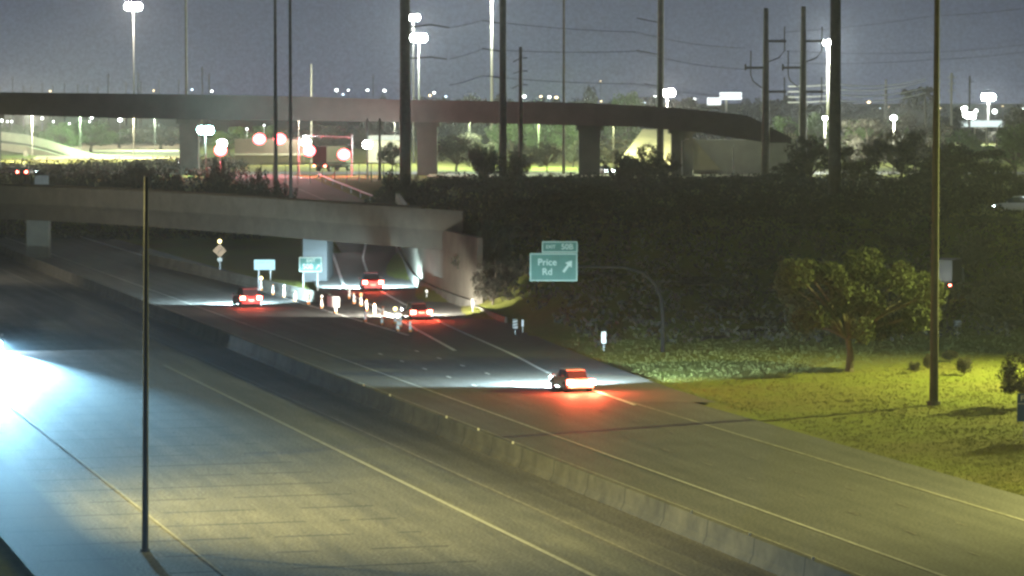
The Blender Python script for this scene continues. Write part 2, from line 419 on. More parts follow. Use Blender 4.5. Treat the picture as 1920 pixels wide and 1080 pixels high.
# ------------------------------------------------------------------ the near overpass
NB0, NB1 = Vector((-61.6, 385, 0)), Vector((-5.7, 311, 0))
def nb(px):      # plan point of the front face in that picture column
    u = (px-960)/FPX/math.cos(PH)*1.0
    for k in range(400):
        t = -1+k*.005
        pass
    dx, dy = NB1.x-NB0.x, NB1.y-NB0.y
    t = (u*NB0.y - NB0.x)/(dx - u*dy); return NB0 + (NB1-NB0)*t
ob = thing('near_overpass', 'grey concrete road overpass crossing the freeway in the foreground of the ramp', 'bridge', nb(400))
o0 = nb(400)
cols = [(-160, 346), (0, 350), (130, 353), (270, 359), (480, 371), (650, 383), (850, 395), (868, 396)]
fp = []
dirb = (NB1-NB0).normalized(); back = Vector((-dirb.y, dirb.x, 0)); back = Vector((-.27, .963, 0))
for px, py in cols:
    p = nb(px); z = D(px, py, p.y).z; fp.append(Vector((p.x, p.y, z)))
bk = (back.x, back.y)
MB().prism([(0,0),(0,-2.0),(.35,-2.0),(.35,0)], [(p, bk) for p in fp]).build('parapet', M_bridge, ob, o0)
MB().prism([(-.12,0),(-.12,-.18),(-.003,-.18),(-.003,0)], [(p+Vector((0,0,.04)), bk) for p in fp]).build('parapet_coping', M_bridge, ob, o0)
MB().prism([(.38,-1.5),(.38,-2.25),(17,-2.25),(17,-1.5)], [(p, bk) for p in fp]).build('deck', M_bridge_dark, ob, o0)
for off in (1.5, 4.9, 8.5, 12.0, 15.4):
    MB().prism([(off,-2.25),(off,-3.95),(off+.9,-3.95),(off+.9,-2.25)], [(p, bk) for p in fp]).build('girder', M_bridge_dark, ob, o0)
MB().prism([(16.6,0),(16.6,-2.0),(17,-2.0),(17,0)], [(p+Vector((0,0,-.02)), bk) for p in fp]).build('parapet', M_bridge, ob, o0)
def pier(px0, px1, pyb, ztop, parent, o0, m, name='pier', depth=1.2, zb=0.0):
    a, c = P0(px0, pyb, zb), P0(px1, pyb, zb)
    a.z = c.z = 0
    MB().box(a.x, c.x, a.y, a.y+depth, zb-.5, ztop).build(name, m, parent, o0)
pier(50, 91, 484, 4.85, ob, o0, M_bridge_dark, depth=2)
pier(568, 613, 527, 4.9, ob, o0, mat('smooth_pier_concrete', (.038,.043,.046), .85, .2, .5), depth=12)

# ------------------------------------------------------------------ the far overpass
fo = thing('far_overpass', 'long dark high overpass on tall piers crossing behind the near one', 'bridge', Vector((0, 530, 6.8)))
oo = Vector((0, 530, 6.8))
def fy(px): return 560 - 48*px/1420
tops = [(-60,172),(0,173),(200,175),(350,177),(480,179),(600,182),(750,187),(900,189),(1100,193),(1200,198),(1300,205),(1400,216),(1440,236),(1484,258)]
bots = [(-60,214),(0,215),(200,221),(350,224),(600,227),(820,229),(1080,235),(1200,238),(1260,241),(1300,247),(1400,262),(1440,268),(1484,268)]
def bot(px): return interp(bots, px)
b = MB(); c1 = MB(); n_ = 0
P = []
for px, py in tops:
    Y = fy(px); a = D(px, py, Y); z = D(px, bot(px), Y); P.append((a, z))
def slab(b, f0, f1, d0, d1):
    base = len(b.v)
    for a, z in P:
        A_, B2 = a.z + (z.z-a.z)*f0, a.z + (z.z-a.z)*f1
        b.v += [(a.x, a.y+d0, A_), (a.x, a.y+d1, A_), (a.x, a.y+d1, B2), (a.x, a.y+d0, B2)]
    for i in range(len(P)-1):
        for k in range(4): b.f.append((base+4*i+k, base+4*i+(k+1)%4, base+4*i+4+(k+1)%4, base+4*i+4+k))
    b.f += [(base, base+1, base+2, base+3), tuple(base+4*(len(P)-1)+k for k in (3,2,1,0))]
    return b
slab(MB(), 0, .28, 0, .4).build('parapet', M_bridge_far, fo, oo)
slab(MB(), .28, .5, .15, 13).build('deck', M_bridge_far, fo, oo)
slab(MB(), .5, 1, .9, 12).build('box_girder', M_bridge_far, fo, oo)
for px0, px1, zb in ((337,372,4.0),(782,820,6.3),(1085,1125,6.3),(1259,1299,6.3),(-30,-2,6.3)):
    Y = fy(px0)+3; a, c = D(px0, 300, Y), D(px1, 300, Y)
    bz = D(px0, bot(px0)-1, Y).z
    q = MB().box(a.x, c.x, Y, Y+2.4, zb-.6, bz-.9); q.box(a.x-.5, c.x+.5, Y-.8, Y+3.2, bz-.9, bz); q.build('pier', M_bridge_far if px0 != 337 else M_bridge, fo, oo)
# abutment, wing wall and sloped paving at its right end
fa = thing('bridge_abutment', 'grey abutment wall under the right end of the far overpass', 'wall', Vector((40, 532, 6.8)))
M_abut = mat('abutment_concrete', (.3,.3,.28), .9, .2, .3)
a, c = D(1300, 262, 532), D(1492, 260, 532); fo_ = Vector((40, 532, 6.8))
MB().box(a.x, c.x, 532, 533.5, 6.0, a.z).build('wall_panel', M_abut, fa, fo_)
MB().box(D(1436,1,531).x, c.x+.3, 531.4, 531.9, c.z+.05, c.z+.35).build('top_rail', M_beige, fa, fo_)
for k in range(9):
    x = D(1446+k*5.5, 255, 531.6).x; MB().box(x, x+.12, 531.6, 531.75, c.z+.35, c.z+.9).build('rail_post', M_beige, fa, fo_)
M_pav = mat('sloped_concrete', (.24,.22,.16), .9, .25, .4)
sp_ = thing('slope_paving', 'pale yellowish sloped concrete paving behind the far overpass piers', 'slope', D(1240, 300, 560))
so = D(1240, 300, 560)
p1, p2, p3, p4 = D(1150, 316, 552), D(1298, 316, 552), D(1296, 244, 575), D(1205, 242, 575)
MB().add([p1, p2, p3, p4, p1-Vector((0,0,3)), p2-Vector((0,0,3)), p3-Vector((0,0,12)), p4-Vector((0,0,12))], [(0,1,2,3),(4,7,6,5),(0,4,5,1),(1,5,6,2),(2,6,7,3),(3,7,4,0)]).build('paving', M_pav, sp_, so)
sp2 = thing('lit_patch_slab', 'small triangular concrete slab shaped as the lit part of the slope', 'slope', D(1300, 318, 530))
so = D(1300, 318, 530); p1, p2, p3 = D(1299, 258, 529.5), D(1299, 319, 529.5), D(1352, 319, 529.5)
MB().add([p1,p2,p3,p1+Vector((0,2.3,0)),p2+Vector((0,2.3,0)),p3+Vector((0,2.3,0))], [(0,1,2),(3,5,4),(0,3,4,1),(1,4,5,2),(2,5,3,0)]).build('paving', M_pav, sp2, so)  # upright triangle carries the shape of the lamplit patch

# ------------------------------------------------------------------ curved flyover at far left
fl = thing('curved_flyover', 'pale curved flyover ramp descending at the far left edge', 'bridge', D(60, 285, 750)); fo3 = D(60, 285, 750)
def band(pts_t, pts_b, Y0, Y1, name, m, par, oo_, back_=1.0):
    b = MB(); n = len(pts_t)
    for i, ((px, py), (qx, qy)) in enumerate(zip(pts_t, pts_b)):
        Y = Y0+(Y1-Y0)*i/(n-1); a, c = D(px,py,Y), D(qx,qy,Y)
        b.v += [tuple(a), (a.x, a.y+back_, a.z), (c.x, c.y+back_, c.z), tuple(c)]
    for i in range(n-1):
        for k in range(4): b.f.append((4*i+k, 4*i+(k+1)%4, 4*i+4+(k+1)%4, 4*i+4+k))
    b.f += [(0,1,2,3), tuple(4*(n-1)+k for k in (3,2,1,0))]
    return b.build(name, m, par, oo_)
band([(-40,243),(0,247),(50,253),(90,263),(130,276),(170,288),(215,297)], [(-40,258),(0,263),(50,269),(90,278),(130,290),(170,299),(215,299)], 742, 712, 'parapet', M_beige, fl, fo3)
band([(-40,260),(0,264),(50,270),(90,279),(120,288),(150,296)], [(-40,264),(0,268),(50,273),(90,283),(120,292),(150,299)], 733, 706, 'deck_edge', M_bridge_dark, fl, fo3)
band([(-40,263),(0,268),(50,274),(80,282),(110,290),(140,298)], [(-40,277),(0,281),(50,288),(80,295),(110,299),(140,300)], 726, 698, 'parapet', M_beige, fl, fo3)
a = D(45, 284, 712); MB().box(a.x-.4, a.x+.4, 714, 716, 5.5, a.z).build('pier', M_beige, fl, fo3)

# ------------------------------------------------------------------ vehicles
def car(label, cat, loc, rz, colm, kind='sedan', lights='rear', name='parked_car', power=2500, hp=26000, group=None, hcol=(.62,.9,1), nolight=False):
    t = thing(name, label, cat, loc, rz, group)
    W = {'sedan': .92, 'suv': .98, 'pickup': 1.0}[kind]; Lh = {'sedan': 2.35, 'suv': 2.4, 'pickup': 2.75}[kind]
    zb = {'sedan': .92, 'suv': 1.1, 'pickup': 1.15}[kind]; zt = {'sedan': 1.45, 'suv': 1.8, 'pickup': 1.85}[kind]
    def loft(sts, prof):
        b = MB(); n = len(prof)
        for y, w_, z0, z1 in sts:
            for a, k in prof: b.v.append((a*w_, y, z0+(z1-z0)*k))
        for i in range(len(sts)-1):
            for k in range(n): b.f.append((i*n+k, (i+1)*n+k, (i+1)*n+(k+1)%n, i*n+(k+1)%n))
        b.f += [tuple(range(n)), tuple((len(sts)-1)*n+k for k in range(n))[::-1]]
        return b
    body = [(-1,.12),(-1,.55),(-.95,.85),(-.84,1),(.84,1),(.95,.85),(1,.55),(1,.12),(.9,0),(-.9,0)]
    loft([(-Lh,W*.88,.42,zb*.9),(-Lh+.12,W*.97,.3,zb),(-Lh+.7,W,.26,zb+.02),(0,W,.24,zb),(Lh-1.1,W,.26,zb-.04),(Lh-.3,W*.95,.28,zb-.16),(Lh,W*.8,.4,zb-.3)], body).build('body', colm, t, smooth=False)
    if kind == 'sedan': g_ = [(-1.75,W*.8,zb-.02,zb+.02),(-1.1,W*.78,zb-.02,zt-.04),(-.2,W*.76,zb-.02,zt),(.5,W*.77,zb-.02,zt-.05),(1.25,W*.82,zb-.06,zb-.02)]
    elif kind == 'suv': g_ = [(-2.3,W*.84,zb-.02,zb+.05),(-2.0,W*.8,zb-.02,zt-.08),(-.8,W*.8,zb-.02,zt),(.3,W*.8,zb-.02,zt-.06),(1.2,W*.84,zb-.06,zb)]
    else: g_ = [(-.75,W*.84,zb-.02,zb+.05),(-.6,W*.8,zb-.02,zt-.06),(.1,W*.8,zb-.02,zt),(.7,W*.8,zb-.02,zt-.06),(1.4,W*.84,zb-.06,zb)]
    gp = [(-1,0),(-.86,.97),(.86,.97),(1,0)]
    loft(g_, gp).build('windows', M_glass, t)
    rr = [(y, w_*.87, z1-.012, z1+.03) for y, w_, z0, z1 in g_[1:4]]
    loft(rr, [(-1,0),(-1,1),(1,1),(1,0)]).build('roof', colm, t)
    if kind == 'pickup':
        MB().box(-W*.8, W*.8, -Lh+.15, -.9, zb+.02, zb+.03).build('cargo_bed', M_black, t)
    MB().box(-W*.9, W*.9, -Lh-.08, -Lh+.1, .36, .58).build('rear_bumper', colm, t)
    MB().box(-W*.85, W*.85, Lh-.1, Lh+.05, .3, .52).build('front_bumper', colm, t)
    MB().box(-.26, .26, -Lh-.1, -Lh-.083, .62, .77).build('number_plate', M_signwhite, t)
    for sx_ in (-1, 1):
        for y in (-Lh+.95, Lh-.95):
            wh = MB().tube([(sx_*(W-.2), y, .34), (sx_*(W+.02), y, .34)], .34, 14).build('wheel', M_black, t)
            MB().tube([(sx_*(W+.021), y, .34), (sx_*(W+.03), y, .34)], .2, 10).build('rim', M_chrome, wh)
        tl = MB().box(sx_*W*.8-.22, sx_*W*.8+.22, -Lh-.04, -Lh+.1, zb-.36, zb-.04)
        tl.build('tail_light', E_tail if lights == 'rear' else mat('unlit_tail_lens', (.3,.02,.02), .3), t)
        MB().box(sx_*W*.68-.17, sx_*W*.68+.17, Lh-.1, Lh+.06, .58, .74).build('headlight', E_head, t)
        MB().box(sx_*(W+.02), sx_*(W+.16), .75, .85, zb-.02, zb+.14).build('wing_mirror', colm, t)
    if not nolight:
        if hp:
            MB().box(-W, W, Lh+.02, Lh+.5, .80, .83).build('beam_cutoff_plate', colm, t)  # added plate ahead of the bonnet, blocks upward headlight beams
            for sx_ in (-.65, .65):
                l_ = lamp('SPOT', (sx_, Lh+.12, .72), hp/2, hcol, t, .08, angle=R(165), blend=.35, name='headlight_beam')
                l_.rotation_euler = (R(88), 0, 0)                   # -Z turned forward (+Y), slightly down
        if power:
            for sx_ in (-.75, .75):
                l_ = lamp('POINT', (sx_, -Lh-.55, zb-.1), power/5, (1, .09, .04), t, .15, name='tail_light_glow')
    return t
M_carw = mat('white_car_paint', (.55,.55,.55), .35); M_carr = mat('maroon_car_paint', (.16,.02,.02), .35); M_card = mat('dark_grey_car_paint', (.06,.06,.065), .35); M_cars = mat('silver_car_paint', (.3,.3,.31), .35)
p = P0(1090, 737); car('silver sedan with glaring red tail lights and broad white headlight wash, nearest the camera', 'car', p+st(0,2.4), TH, M_cars, 'sedan', power=16000, hp=90000, name='sedan')
p = P0(792, 601); car('dark sedan with bright brake lights on the exit ramp beside the last cones', 'car', p+st(0,2.4), TH*.9, M_card, 'sedan', power=2500, hp=50000, hcol=(1,.95,.8), name='sedan')
p = P0(471, 577); car('red suv with lit tail lights driving on the freeway left of the cones', 'car', p+st(0,2.4), TH, M_carr, 'suv', power=1200, hp=60000, name='sport_utility_vehicle')
p = P0(697, 547); car('maroon pickup driving up the ramp beneath the near overpass', 'pickup truck', p+Vector((-.2,2.7,0)), R(7), M_carr, 'pickup', power=1200, hp=120000, name='pickup_truck')
# oncoming vehicle at the left edge, headlights towards the camera
p = P0(-24, 655); oc = car('white suv at the left edge facing the camera with blinding headlights', 'car', p, TH+math.pi, M_carw, 'suv', lights='front', power=0, hp=0, name='sport_utility_vehicle')
for sx_ in (-.66, .66):
    l_ = lamp('SPOT', (sx_, 2.55, .85), 950000, (.34,.72,1), oc, .1, angle=R(36), blend=1.0, name='headlight_beam'); l_.rotation_euler = (R(79), 0, R(-3))
    l_ = lamp('SPOT', (sx_, 2.6, .85), 3000, (.6,.8,1), oc, .1, angle=R(178), blend=.1, name='headlight_spill'); l_.rotation_euler = (R(85), 0, 0)
MB().box(-1, 1, 2.42, 3.1, .95, .99).build('beam_cutoff_plate', M_carw, oc)  # added plate here too, cuts off the upward beam
# small cars on the street beyond the near overpass
for px, py, rz, lab, lt in ((15,329,R(80),'white car with lit front lamps beyond the near overpass at far left','front'),(50,330,R(-12),'dark car with small red tail lights beyond the near overpass at far left','rear')):
    q = G(px, py); car(lab, 'car', q, rz, M_carw if lt == 'front' else M_card, 'sedan', lights=lt, power=60, hp=0, name='sedan', nolight=True)
q = G(1133, 327); car('white car with bright headlights behind the pale footway', 'car', Vector((q.x, 536, 6.85)), R(200), M_carw, 'sedan', lights='front', power=0, hp=0, name='sedan', nolight=True)

# trucks
def box_truck(label, loc, rz, col, lit=True, sc=1.0, name='box_truck'):
    t = thing(name, label, 'truck', loc, rz, sc=sc)
    MB().box(-1.25, 1.25, -3.6, 2.2, 1.0, 3.9).build('cargo_box', col, t)
    MB().box(-1.22, -.02, -3.66, -3.605, 1.05, 3.8).build('rear_door', col, t); MB().box(.02, 1.22, -3.66, -3.605, 1.05, 3.8).build('rear_door', col, t)
    MB().box(-.5, .5, -3.2, 4.2, .55, .98).build('chassis', M_black, t)
    cb = MB(); cb.add([(-1.1,2.35,.7),(1.1,2.35,.7),(1.1,4.3,.7),(-1.1,4.3,.7),(-1.1,2.35,2.7),(1.1,2.35,2.7),(1.1,3.6,2.7),(-1.1,3.6,2.7),(-1.1,4.3,1.6),(1.1,4.3,1.6)],
        [(0,3,2,1),(4,5,6,7),(0,1,5,4),(1,2,9,6,5),(0,4,7,8,3),(2,3,8,9),(9,8,7,6)]); cb.build('cab', M_carw, t)
    for sx_ in (-1, 1):
        for y in (-2.3, 3.3):
            wh = MB().tube([(sx_*.85, y, .48), (sx_*1.2, y, .48)], .48, 14).build('wheel', M_black, t); MB().tube([(sx_*1.205, y, .48), (sx_*1.22, y, .48)], .25, 10).build('rim', M_chrome, wh)
        MB().box(sx_*1.0-.14, sx_*1.0+.14, -3.7, -3.62, .78, .98).build('tail_light', E_tail, t)
        MB().box(sx_*.8-.15, sx_*.8+.15, 4.28, 4.34, .85, 1.05).build('headlight', E_head if lit else M_signwhite, t)
    return t
M_redbox = mat('dark_red_truck_paint', (.10,.012,.012), .5)
q = G(622, 321); box_truck('tall dark red box truck waiting among the signals beneath the far overpass', q, R(-28), M_redbox, sc=1.12)
q = G(1778, 545); tr = box_truck('white box truck half hidden by shrubs with one small tail light glowing', q, R(-20), mat('truck_white_paint', (.12,.12,.11), .5), sc=.75)
lamp('POINT', (q.x-1.6, q.y-4.6, q.z+1.3), 80, (.95,.97,1), None, .1, name='truck_rear_glow')  # free point light behind the truck, without a fixture
q = G(1905, 398); car('white van roof and lit windscreen at the right edge of the brush', 'car', q, R(70), M_cars, 'suv', lights='front', power=0, hp=0, name='sport_utility_vehicle', nolight=True)
lamp('POINT', (q.x-1.2, q.y-4, q.z+3), 120, (.8,.95,1), None, .2, name='edge_car_glow')  # free point light above and before the car, without a fixture

# ------------------------------------------------------------------ cones and delineators
def make_cone(label, loc, group, light=None, sc=1.0):
    t = thing('traffic_cone', label, 'traffic cone', loc, 0, group, sc)
    MB().box(-.22,.22,-.22,.22,0,.05).build('base', M_black, t)
    MB().tube([(0,0,.05),(0,0,1.05)], [.14,.06], 10).build('cone_body', M_cone, t)
    MB().tube([(0,0,.22),(0,0,.52)], [.135,.108], 10).build('reflective_band', E_tapeg, t)
    MB().tube([(0,0,.58),(0,0,.92)], [.107,.078], 10).build('reflective_band', E_tapeg, t)
    if light:
        lb = MB().ball((0,0,1.16), .13, 8, 6).build('warning_light', light, t)
        MB().box(-.05,.05,-.04,.04,1.03,1.08).build('battery_case', M_black, lb)
    return t
E_tapeg = mat('retroreflective_tape', (.9,.9,.88), .4)
row1 = [(490,546,1),(512,553,0),(533,558,3),(554,566,0),(578,571,1),(603,579,3),(629,587,3),(685,604,4),(716,610,0),(746,622,0)]
row2 = [(655,560,0),(664,570,0),(677,575,2),(687,583,0),(702,590,0),(718,597,0),(741,608,1),(751,614,0),(769,623,0)]
E_capw = mat('white_cone_cap', (.9,.9,.9), .5)
E_or = EM('orange_flasher', (1,.5,.2), 4)
base1 = make_cone('white banded traffic cone standing in front of the gore barrier', P0(512,553), 'traffic cones closing the gore')
remember(None)
labs = {(490,1):'tall white banded cone with yellow flasher at the far end of the gore row', (533,3):'white capped cone second from the flasher cone at the far end of the gore row',
        (578,1):'grey cone with a yellow flasher beside the middle of the gore barrier', (603,3):'cone with pale cap in front of the crash cushion', (629,3):'lone dim cone with white cap right of the crash cushion',
        (685,4):'faint dark cone in the gap between the two cone rows', (677,2):'cone with orange flasher near the top of the ramp row', (741,1):'cone with big bright yellow warning light by the dark sedan'}
for r_, (grp, gen) in ((row1, ('traffic cones closing the gore', 'white banded traffic cone standing in front of the gore barrier')), (row2, ('traffic cones along the ramp edge', 'white banded traffic cone on the ramp edge line'))):
    for px, py, k in r_:
        if (px, py) == (512, 553): continue
        loc = P0(px, py, .01)
        if k == 0: dup(base1, loc, 0, gen if px not in (716,746) else 'white banded cone standing left of the yellow warning light', grp if px not in (716,746) else 'cones left of the yellow warning light', sc=1.0)
        else: make_cone(labs[(px, k)], loc, grp, {1: E_amber, 2: E_or, 3: E_capw, 4: M_black}[k], 1.15 if px in (490, 741) else 1.0)
for px in (741,): 
    q = P0(px, 600); lamp('POINT', (q.x, q.y-.4, 1.6), 60, (1,.9,.3), None, .1, name='flasher_glow')

# ------------------------------------------------------------------ signs
def sign_panel(t, w_, h_, zc, face, border=None, name='panel', x=0, y=0):
    MB().box(x-w_/2, x+w_/2, y, y+.05, zc-h_/2, zc+h_/2).build(name, face, t)
    if border:
        b = MB(); k = .07
        b.box(x-w_/2+.03, x+w_/2-.03, y-.012, y-.002, zc+h_/2-.03-k, zc+h_/2-.03); b.box(x-w_/2+.03, x+w_/2-.03, y-.012, y-.002, zc-h_/2+.03, zc-h_/2+.03+k)
        b.box(x-w_/2+.03, x-w_/2+.03+k, y-.012, y-.002, zc-h_/2+.03+k, zc+h_/2-.03-k); b.box(x+w_/2-.03-k, x+w_/2-.03, y-.012, y-.002, zc-h_/2+.03+k, zc+h_/2-.03-k)
        b.build('border', border, t)
def arrow(t, x, z, s, m, y=-.012):
    a = Vector((.6,0,.8)); n2 = Vector((.8,0,-.6)); c0 = Vector((x, y, z)); b = MB(); p_ = []
    for al, la in ((-.5,.09),(.12,.09),(.12,.3),(.55,0),(.12,-.3),(.12,-.09),(-.5,-.09)): p_.append(c0 + a*al*s + n2*la*s)
    q_ = [v+Vector((0,.009,0)) for v in p_]; n = len(p_)
    b.add(p_+q_, [tuple(range(n)), tuple(range(n, 2*n))[::-1]] + [(i, i+n, (i+1)%n+n, (i+1)%n) for i in range(n)]); b.build('arrow', m, t)
Ysg = 245.0
M_sgt = mat('pale_sign_legend', (.28,.38,.37), .5)
M_sgg = mat('teal_green_sheeting', (.012,.095,.08), .5, .15, 1)
c0 = D(1038, 501, Ysg); bp_ = P0(1243, 662)
es = thing('exit_sign', 'large green exit sign with a tab on a curved single arm', 'road sign', (c0.x, Ysg, 0))
sign_panel(es, M(90,Ysg), M(53,Ysg), c0.z, M_sgg, M_sgt)
tb = D(1049.5, 463, Ysg); sign_panel(es, M(68,Ysg), M(22,Ysg), tb.z, M_sgg, M_sgt, 'exit_tab', x=tb.x-c0.x)
text('EXIT', .36, M_sgt, es, (tb.x-c0.x-M(17,Ysg), -.012, tb.z)); text('50B', .60, M_sgt, es, (tb.x-c0.x+M(14,Ysg), -.012, tb.z))
text('Price', .72, M_sgt, es, (-M(12,Ysg), -.012, c0.z+M(9,Ysg))); text('Rd', .72, M_sgt, es, (-M(12,Ysg), -.012, c0.z-M(9,Ysg)))
arrow(es, M(26,Ysg), c0.z+.05, 1.05, M_sgt)
tp = [Vector((bp_.x, Ysg+.6, -.5)), D(1243,600,Ysg+.6), D(1240,560,Ysg+.6), D(1228,532,Ysg+.6), D(1205,511,Ysg+.6), D(1170,501,Ysg+.6), D(1083,499,Ysg+.6), D(1000,499,Ysg+.6)]
tp = [p_-Vector((c0.x, Ysg, 0)) for p_ in tp]
MB().tube(tp, [.17,.16,.15,.14,.13,.12,.11,.1], 12).build('curved_arm', mat('dull_weathering_steel', (.009,.008,.008), .9), es, smooth=True)
# gore exit sign
Yg = P0(582, 560).y; c0 = D(582, 496, Yg)
gs = thing('gore_exit_sign', 'small green gore sign with EXIT 50B and an arrow before the lit pier', 'road sign', (c0.x, Yg, 0))
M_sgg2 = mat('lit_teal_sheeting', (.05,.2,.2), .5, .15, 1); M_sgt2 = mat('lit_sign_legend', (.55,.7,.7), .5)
sign_panel(gs, M(43,Yg), M(28,Yg), c0.z, M_sgg2, M_sgt2)
text('EXIT', .42, M_sgt2, gs, (.05, -.012, c0.z+.38)); text('50B', .68, M_sgt2, gs, (-.25, -.012, c0.z-.22)); arrow(gs, .72, c0.z-.22, .55, M_sgt2)
for x in (-.7, .7): MB().box(x-.05, x+.05, .06, .16, -.3, c0.z+.6).build('post', M_steel, gs)
# bright white and blue panel
Yw = P0(496, 545).y; c0 = D(496, 496.5, Yw)
wsn = thing('information_sign', 'glowing white sign with a pale blue strip above the flasher cone', 'road sign', (c0.x, Yw, 0))
sign_panel(wsn, M(39,Yw), M(19,Yw), c0.z, E_panel, None)  # sign face and letter blocks use emissive materials
for kk, x0, x1 in ((0,-.75,-.62),(1,-.55,-.42),(2,-.36,-.2),(3,-.13,.0),(4,.2,.34),(5,.42,.55),(6,.62,.78)):
    MB().box(x0, x1, -.012, -.002, c0.z+.16, c0.z+.34).build('letter_block', mat('blue_legend', (.1,.3,.6), .5, emit=(.25,.5,.85), estr=.9), wsn)
for x in (-.6, .6): MB().box(x-.04, x+.04, .06, .14, -.3, c0.z+.4).build('post', M_steel, wsn)
# orange diamond with flasher
Yd = P0(413, 512).y; c0 = D(412, 470, Yd)
ds = thing('warning_sign', 'orange diamond warning sign with an arrow, flasher above and plate below', 'road sign', (c0.x, Yd, 0))
hw = M(13,Yd); M_or2 = mat('dull_orange_sheeting', (.26,.15,.09), .6)
MB().add([(-hw,0,c0.z),(0,0,c0.z-hw),(hw,0,c0.z),(0,0,c0.z+hw),(-hw,.04,c0.z),(0,.04,c0.z-hw),(hw,.04,c0.z),(0,.04,c0.z+hw)], [(0,1,2,3),(7,6,5,4),(0,4,5,1),(1,5,6,2),(2,6,7,3),(3,7,4,0)]).build('diamond_panel', M_or2, ds)
b = MB().tube([(-.25,-.02,c0.z-.4),(-.1,-.02,c0.z-.05),(.15,-.02,c0.z+.05),(.28,-.02,c0.z+.35)], .05, 6); b.build('arrow', M_black, ds)
MB().box(-.26,.26,-.005,.03,c0.z-hw-.42,c0.z-hw-.03).build('plate', mat('white_plate', (.3,.28,.26), .5), ds)
MB().ball((0,-.02,c0.z+hw+.28), .2).build('flasher', E_amber, ds)
MB().box(-.05,.05,.05,.13,-.3,c0.z+hw+.15).build('post', M_steel, ds)
# object markers
def marker(px, py, wpx, hpx, label, striped, name='object_marker', dim=.35, yp=None):
    q = G(px, py+hpx*.5+12); Y = q.y; c_ = D(px, py, Y)
    t = thing(name, label, 'road marker', (c_.x, Y, q.z))
    z = c_.z-q.z; a, h = M(wpx, Y)/2, M(hpx, Y)/2
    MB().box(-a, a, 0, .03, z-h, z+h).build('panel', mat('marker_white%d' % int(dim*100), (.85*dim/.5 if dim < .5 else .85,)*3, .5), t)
    if striped:
        for k in range(3):
            zz = z-h+(k+.35)*2*h/3
            MB().add([(-a,-.006,zz),(a,-.006,zz+.28*h),(a,-.006,zz+.55*h),(-a,-.006,zz+.28*h)], [(0,1,2,3)]).build('stripe', M_black, t)
    MB().box(-.03,.03,.035,.08,-.2,z+h*.8).build('post', M_steel, t)
marker(966, 607, 9, 17, 'small striped object marker right of the ramp kerb wall', True)
marker(980, 606, 4, 12, 'narrow white delineator just right of the striped marker', False, 'delineator', .5)
marker(1132, 633, 9, 22, 'upright white reflector panel below the large exit sign', False, 'delineator', .45)
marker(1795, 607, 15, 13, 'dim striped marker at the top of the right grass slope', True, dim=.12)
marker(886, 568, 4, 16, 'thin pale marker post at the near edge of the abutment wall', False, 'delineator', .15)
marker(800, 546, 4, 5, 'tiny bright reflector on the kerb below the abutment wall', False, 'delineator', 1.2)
# blue service sign at right edge
q = P0(1950, 826); Yb = q.y; c_ = D(1951, 764, Yb); bs = thing('service_sign', 'dark blue service sign cut off by the right edge', 'road sign', (c_.x, Yb, hterr(c_.x, Yb)))
z = c_.z-hterr(c_.x, Yb); sign_panel(bs, M(88,Yb), M(53,Yb), z, M_signblue, None)
M_dimw = mat('dim_white_legend', (.5,.52,.55), .5)
text('FOOD', .42, M_dimw, bs, (-.55, -.012, z+.52)); MB().box(-M(43,Yb), M(43,Yb), -.01, -.002, z+.2, z+.23).build('divider', M_dimw, bs)
for x in (-.9, .9): MB().box(x-.05, x+.05, .06, .15, -.4, z+.7).build('post', M_steel, bs)
# plain back of a sign over the near parapet
q = nb(78); c_ = D(78, 341, q.y+20); pb = thing('sign_back', 'plain grey sign back rising above the near overpass parapet at left', 'road sign', (c_.x, q.y+20, c_.z-1.8))
MB().box(-M(13,400), M(13,400), 0, .05, .9, 2.6).build('panel', M_steel, pb); MB().box(-.06,.06,.05,.15,-.6,2.4).build('post', M_steel, pb)

# ------------------------------------------------------------------ poles
def pole(px, pyb, ytop, wt, wb, label, cat='utility pole', name='utility_pole', Y=None, m=None, group=None, arms=(), lean=0, seg=6):
    if Y is None: q = G(px, pyb)
    else: q = D(px, 300, Y); q.z = hterr(q.x, Y)
    Y = q.y; zt = D(px, ytop, Y).z - q.z; m = m or M_dsteel
    t = thing(name, label, cat, q, 0, group)
    b = MB().tube([(M(lean,Y)*k/seg, 0, -.4+(zt+.4)*k/seg) for k in range(seg+1)], [M(wb+(wt-wb)*k/seg, Y)/2 for k in range(seg+1)], 12)
    b.build('shaft', m, t, smooth=True)
    MB().tube([(0,0,-.35),(0,0,.12)], M(wb,Y)*.75, 12).build('base_plate', m, t)
    for a in arms:
        pts = [((ax-px)*Y/FPX, -.0, D(px, ay, Y).z-q.z) for ax, ay in a[0]]
        MB().tube(pts, a[1]*Y/FPX/2, 6).build('cross_arm', m, t)
    return t
pole(272, 1034, 332, 8, 13, 'slim dark lighting column standing on the near lanes shoulder at left', 'lamp post', 'lamp_column', lean=7, m=mat('grey_painted_steel', (.12,.12,.125), .7, .2, 1.5))
pole(1751, 756, -300, 7, 17, 'tall rusty steel mast standing in the lit grass at right', 'mast', 'steel_mast', m=mat('rusty_steel', (.05,.046,.042), .85, .35, 1.5))
pole(760, 345, -120, 18, 22, 'thickest dark steel transmission pole left of centre', arms=[([(760,52),(808,46),(842,52)],3),([(760,110),(808,107),(838,111)],3)])
pole(943, 340, -120, 11, 15, 'dark steel transmission pole with three arms to the left, right of the white mast', arms=[([(943,45),(905,38)],2),([(943,97),(904,91)],2),([(943,148),(916,142)],2)])
pole(976, 335, 88, 6, 10, 'shorter dark wooden pole with small crossarms beside the thick steel pole', arms=[([(962,116),(976,109),(989,108)],2),([(963,138),(976,133),(989,133)],2),([(960,166),(976,158),(989,159)],2)])
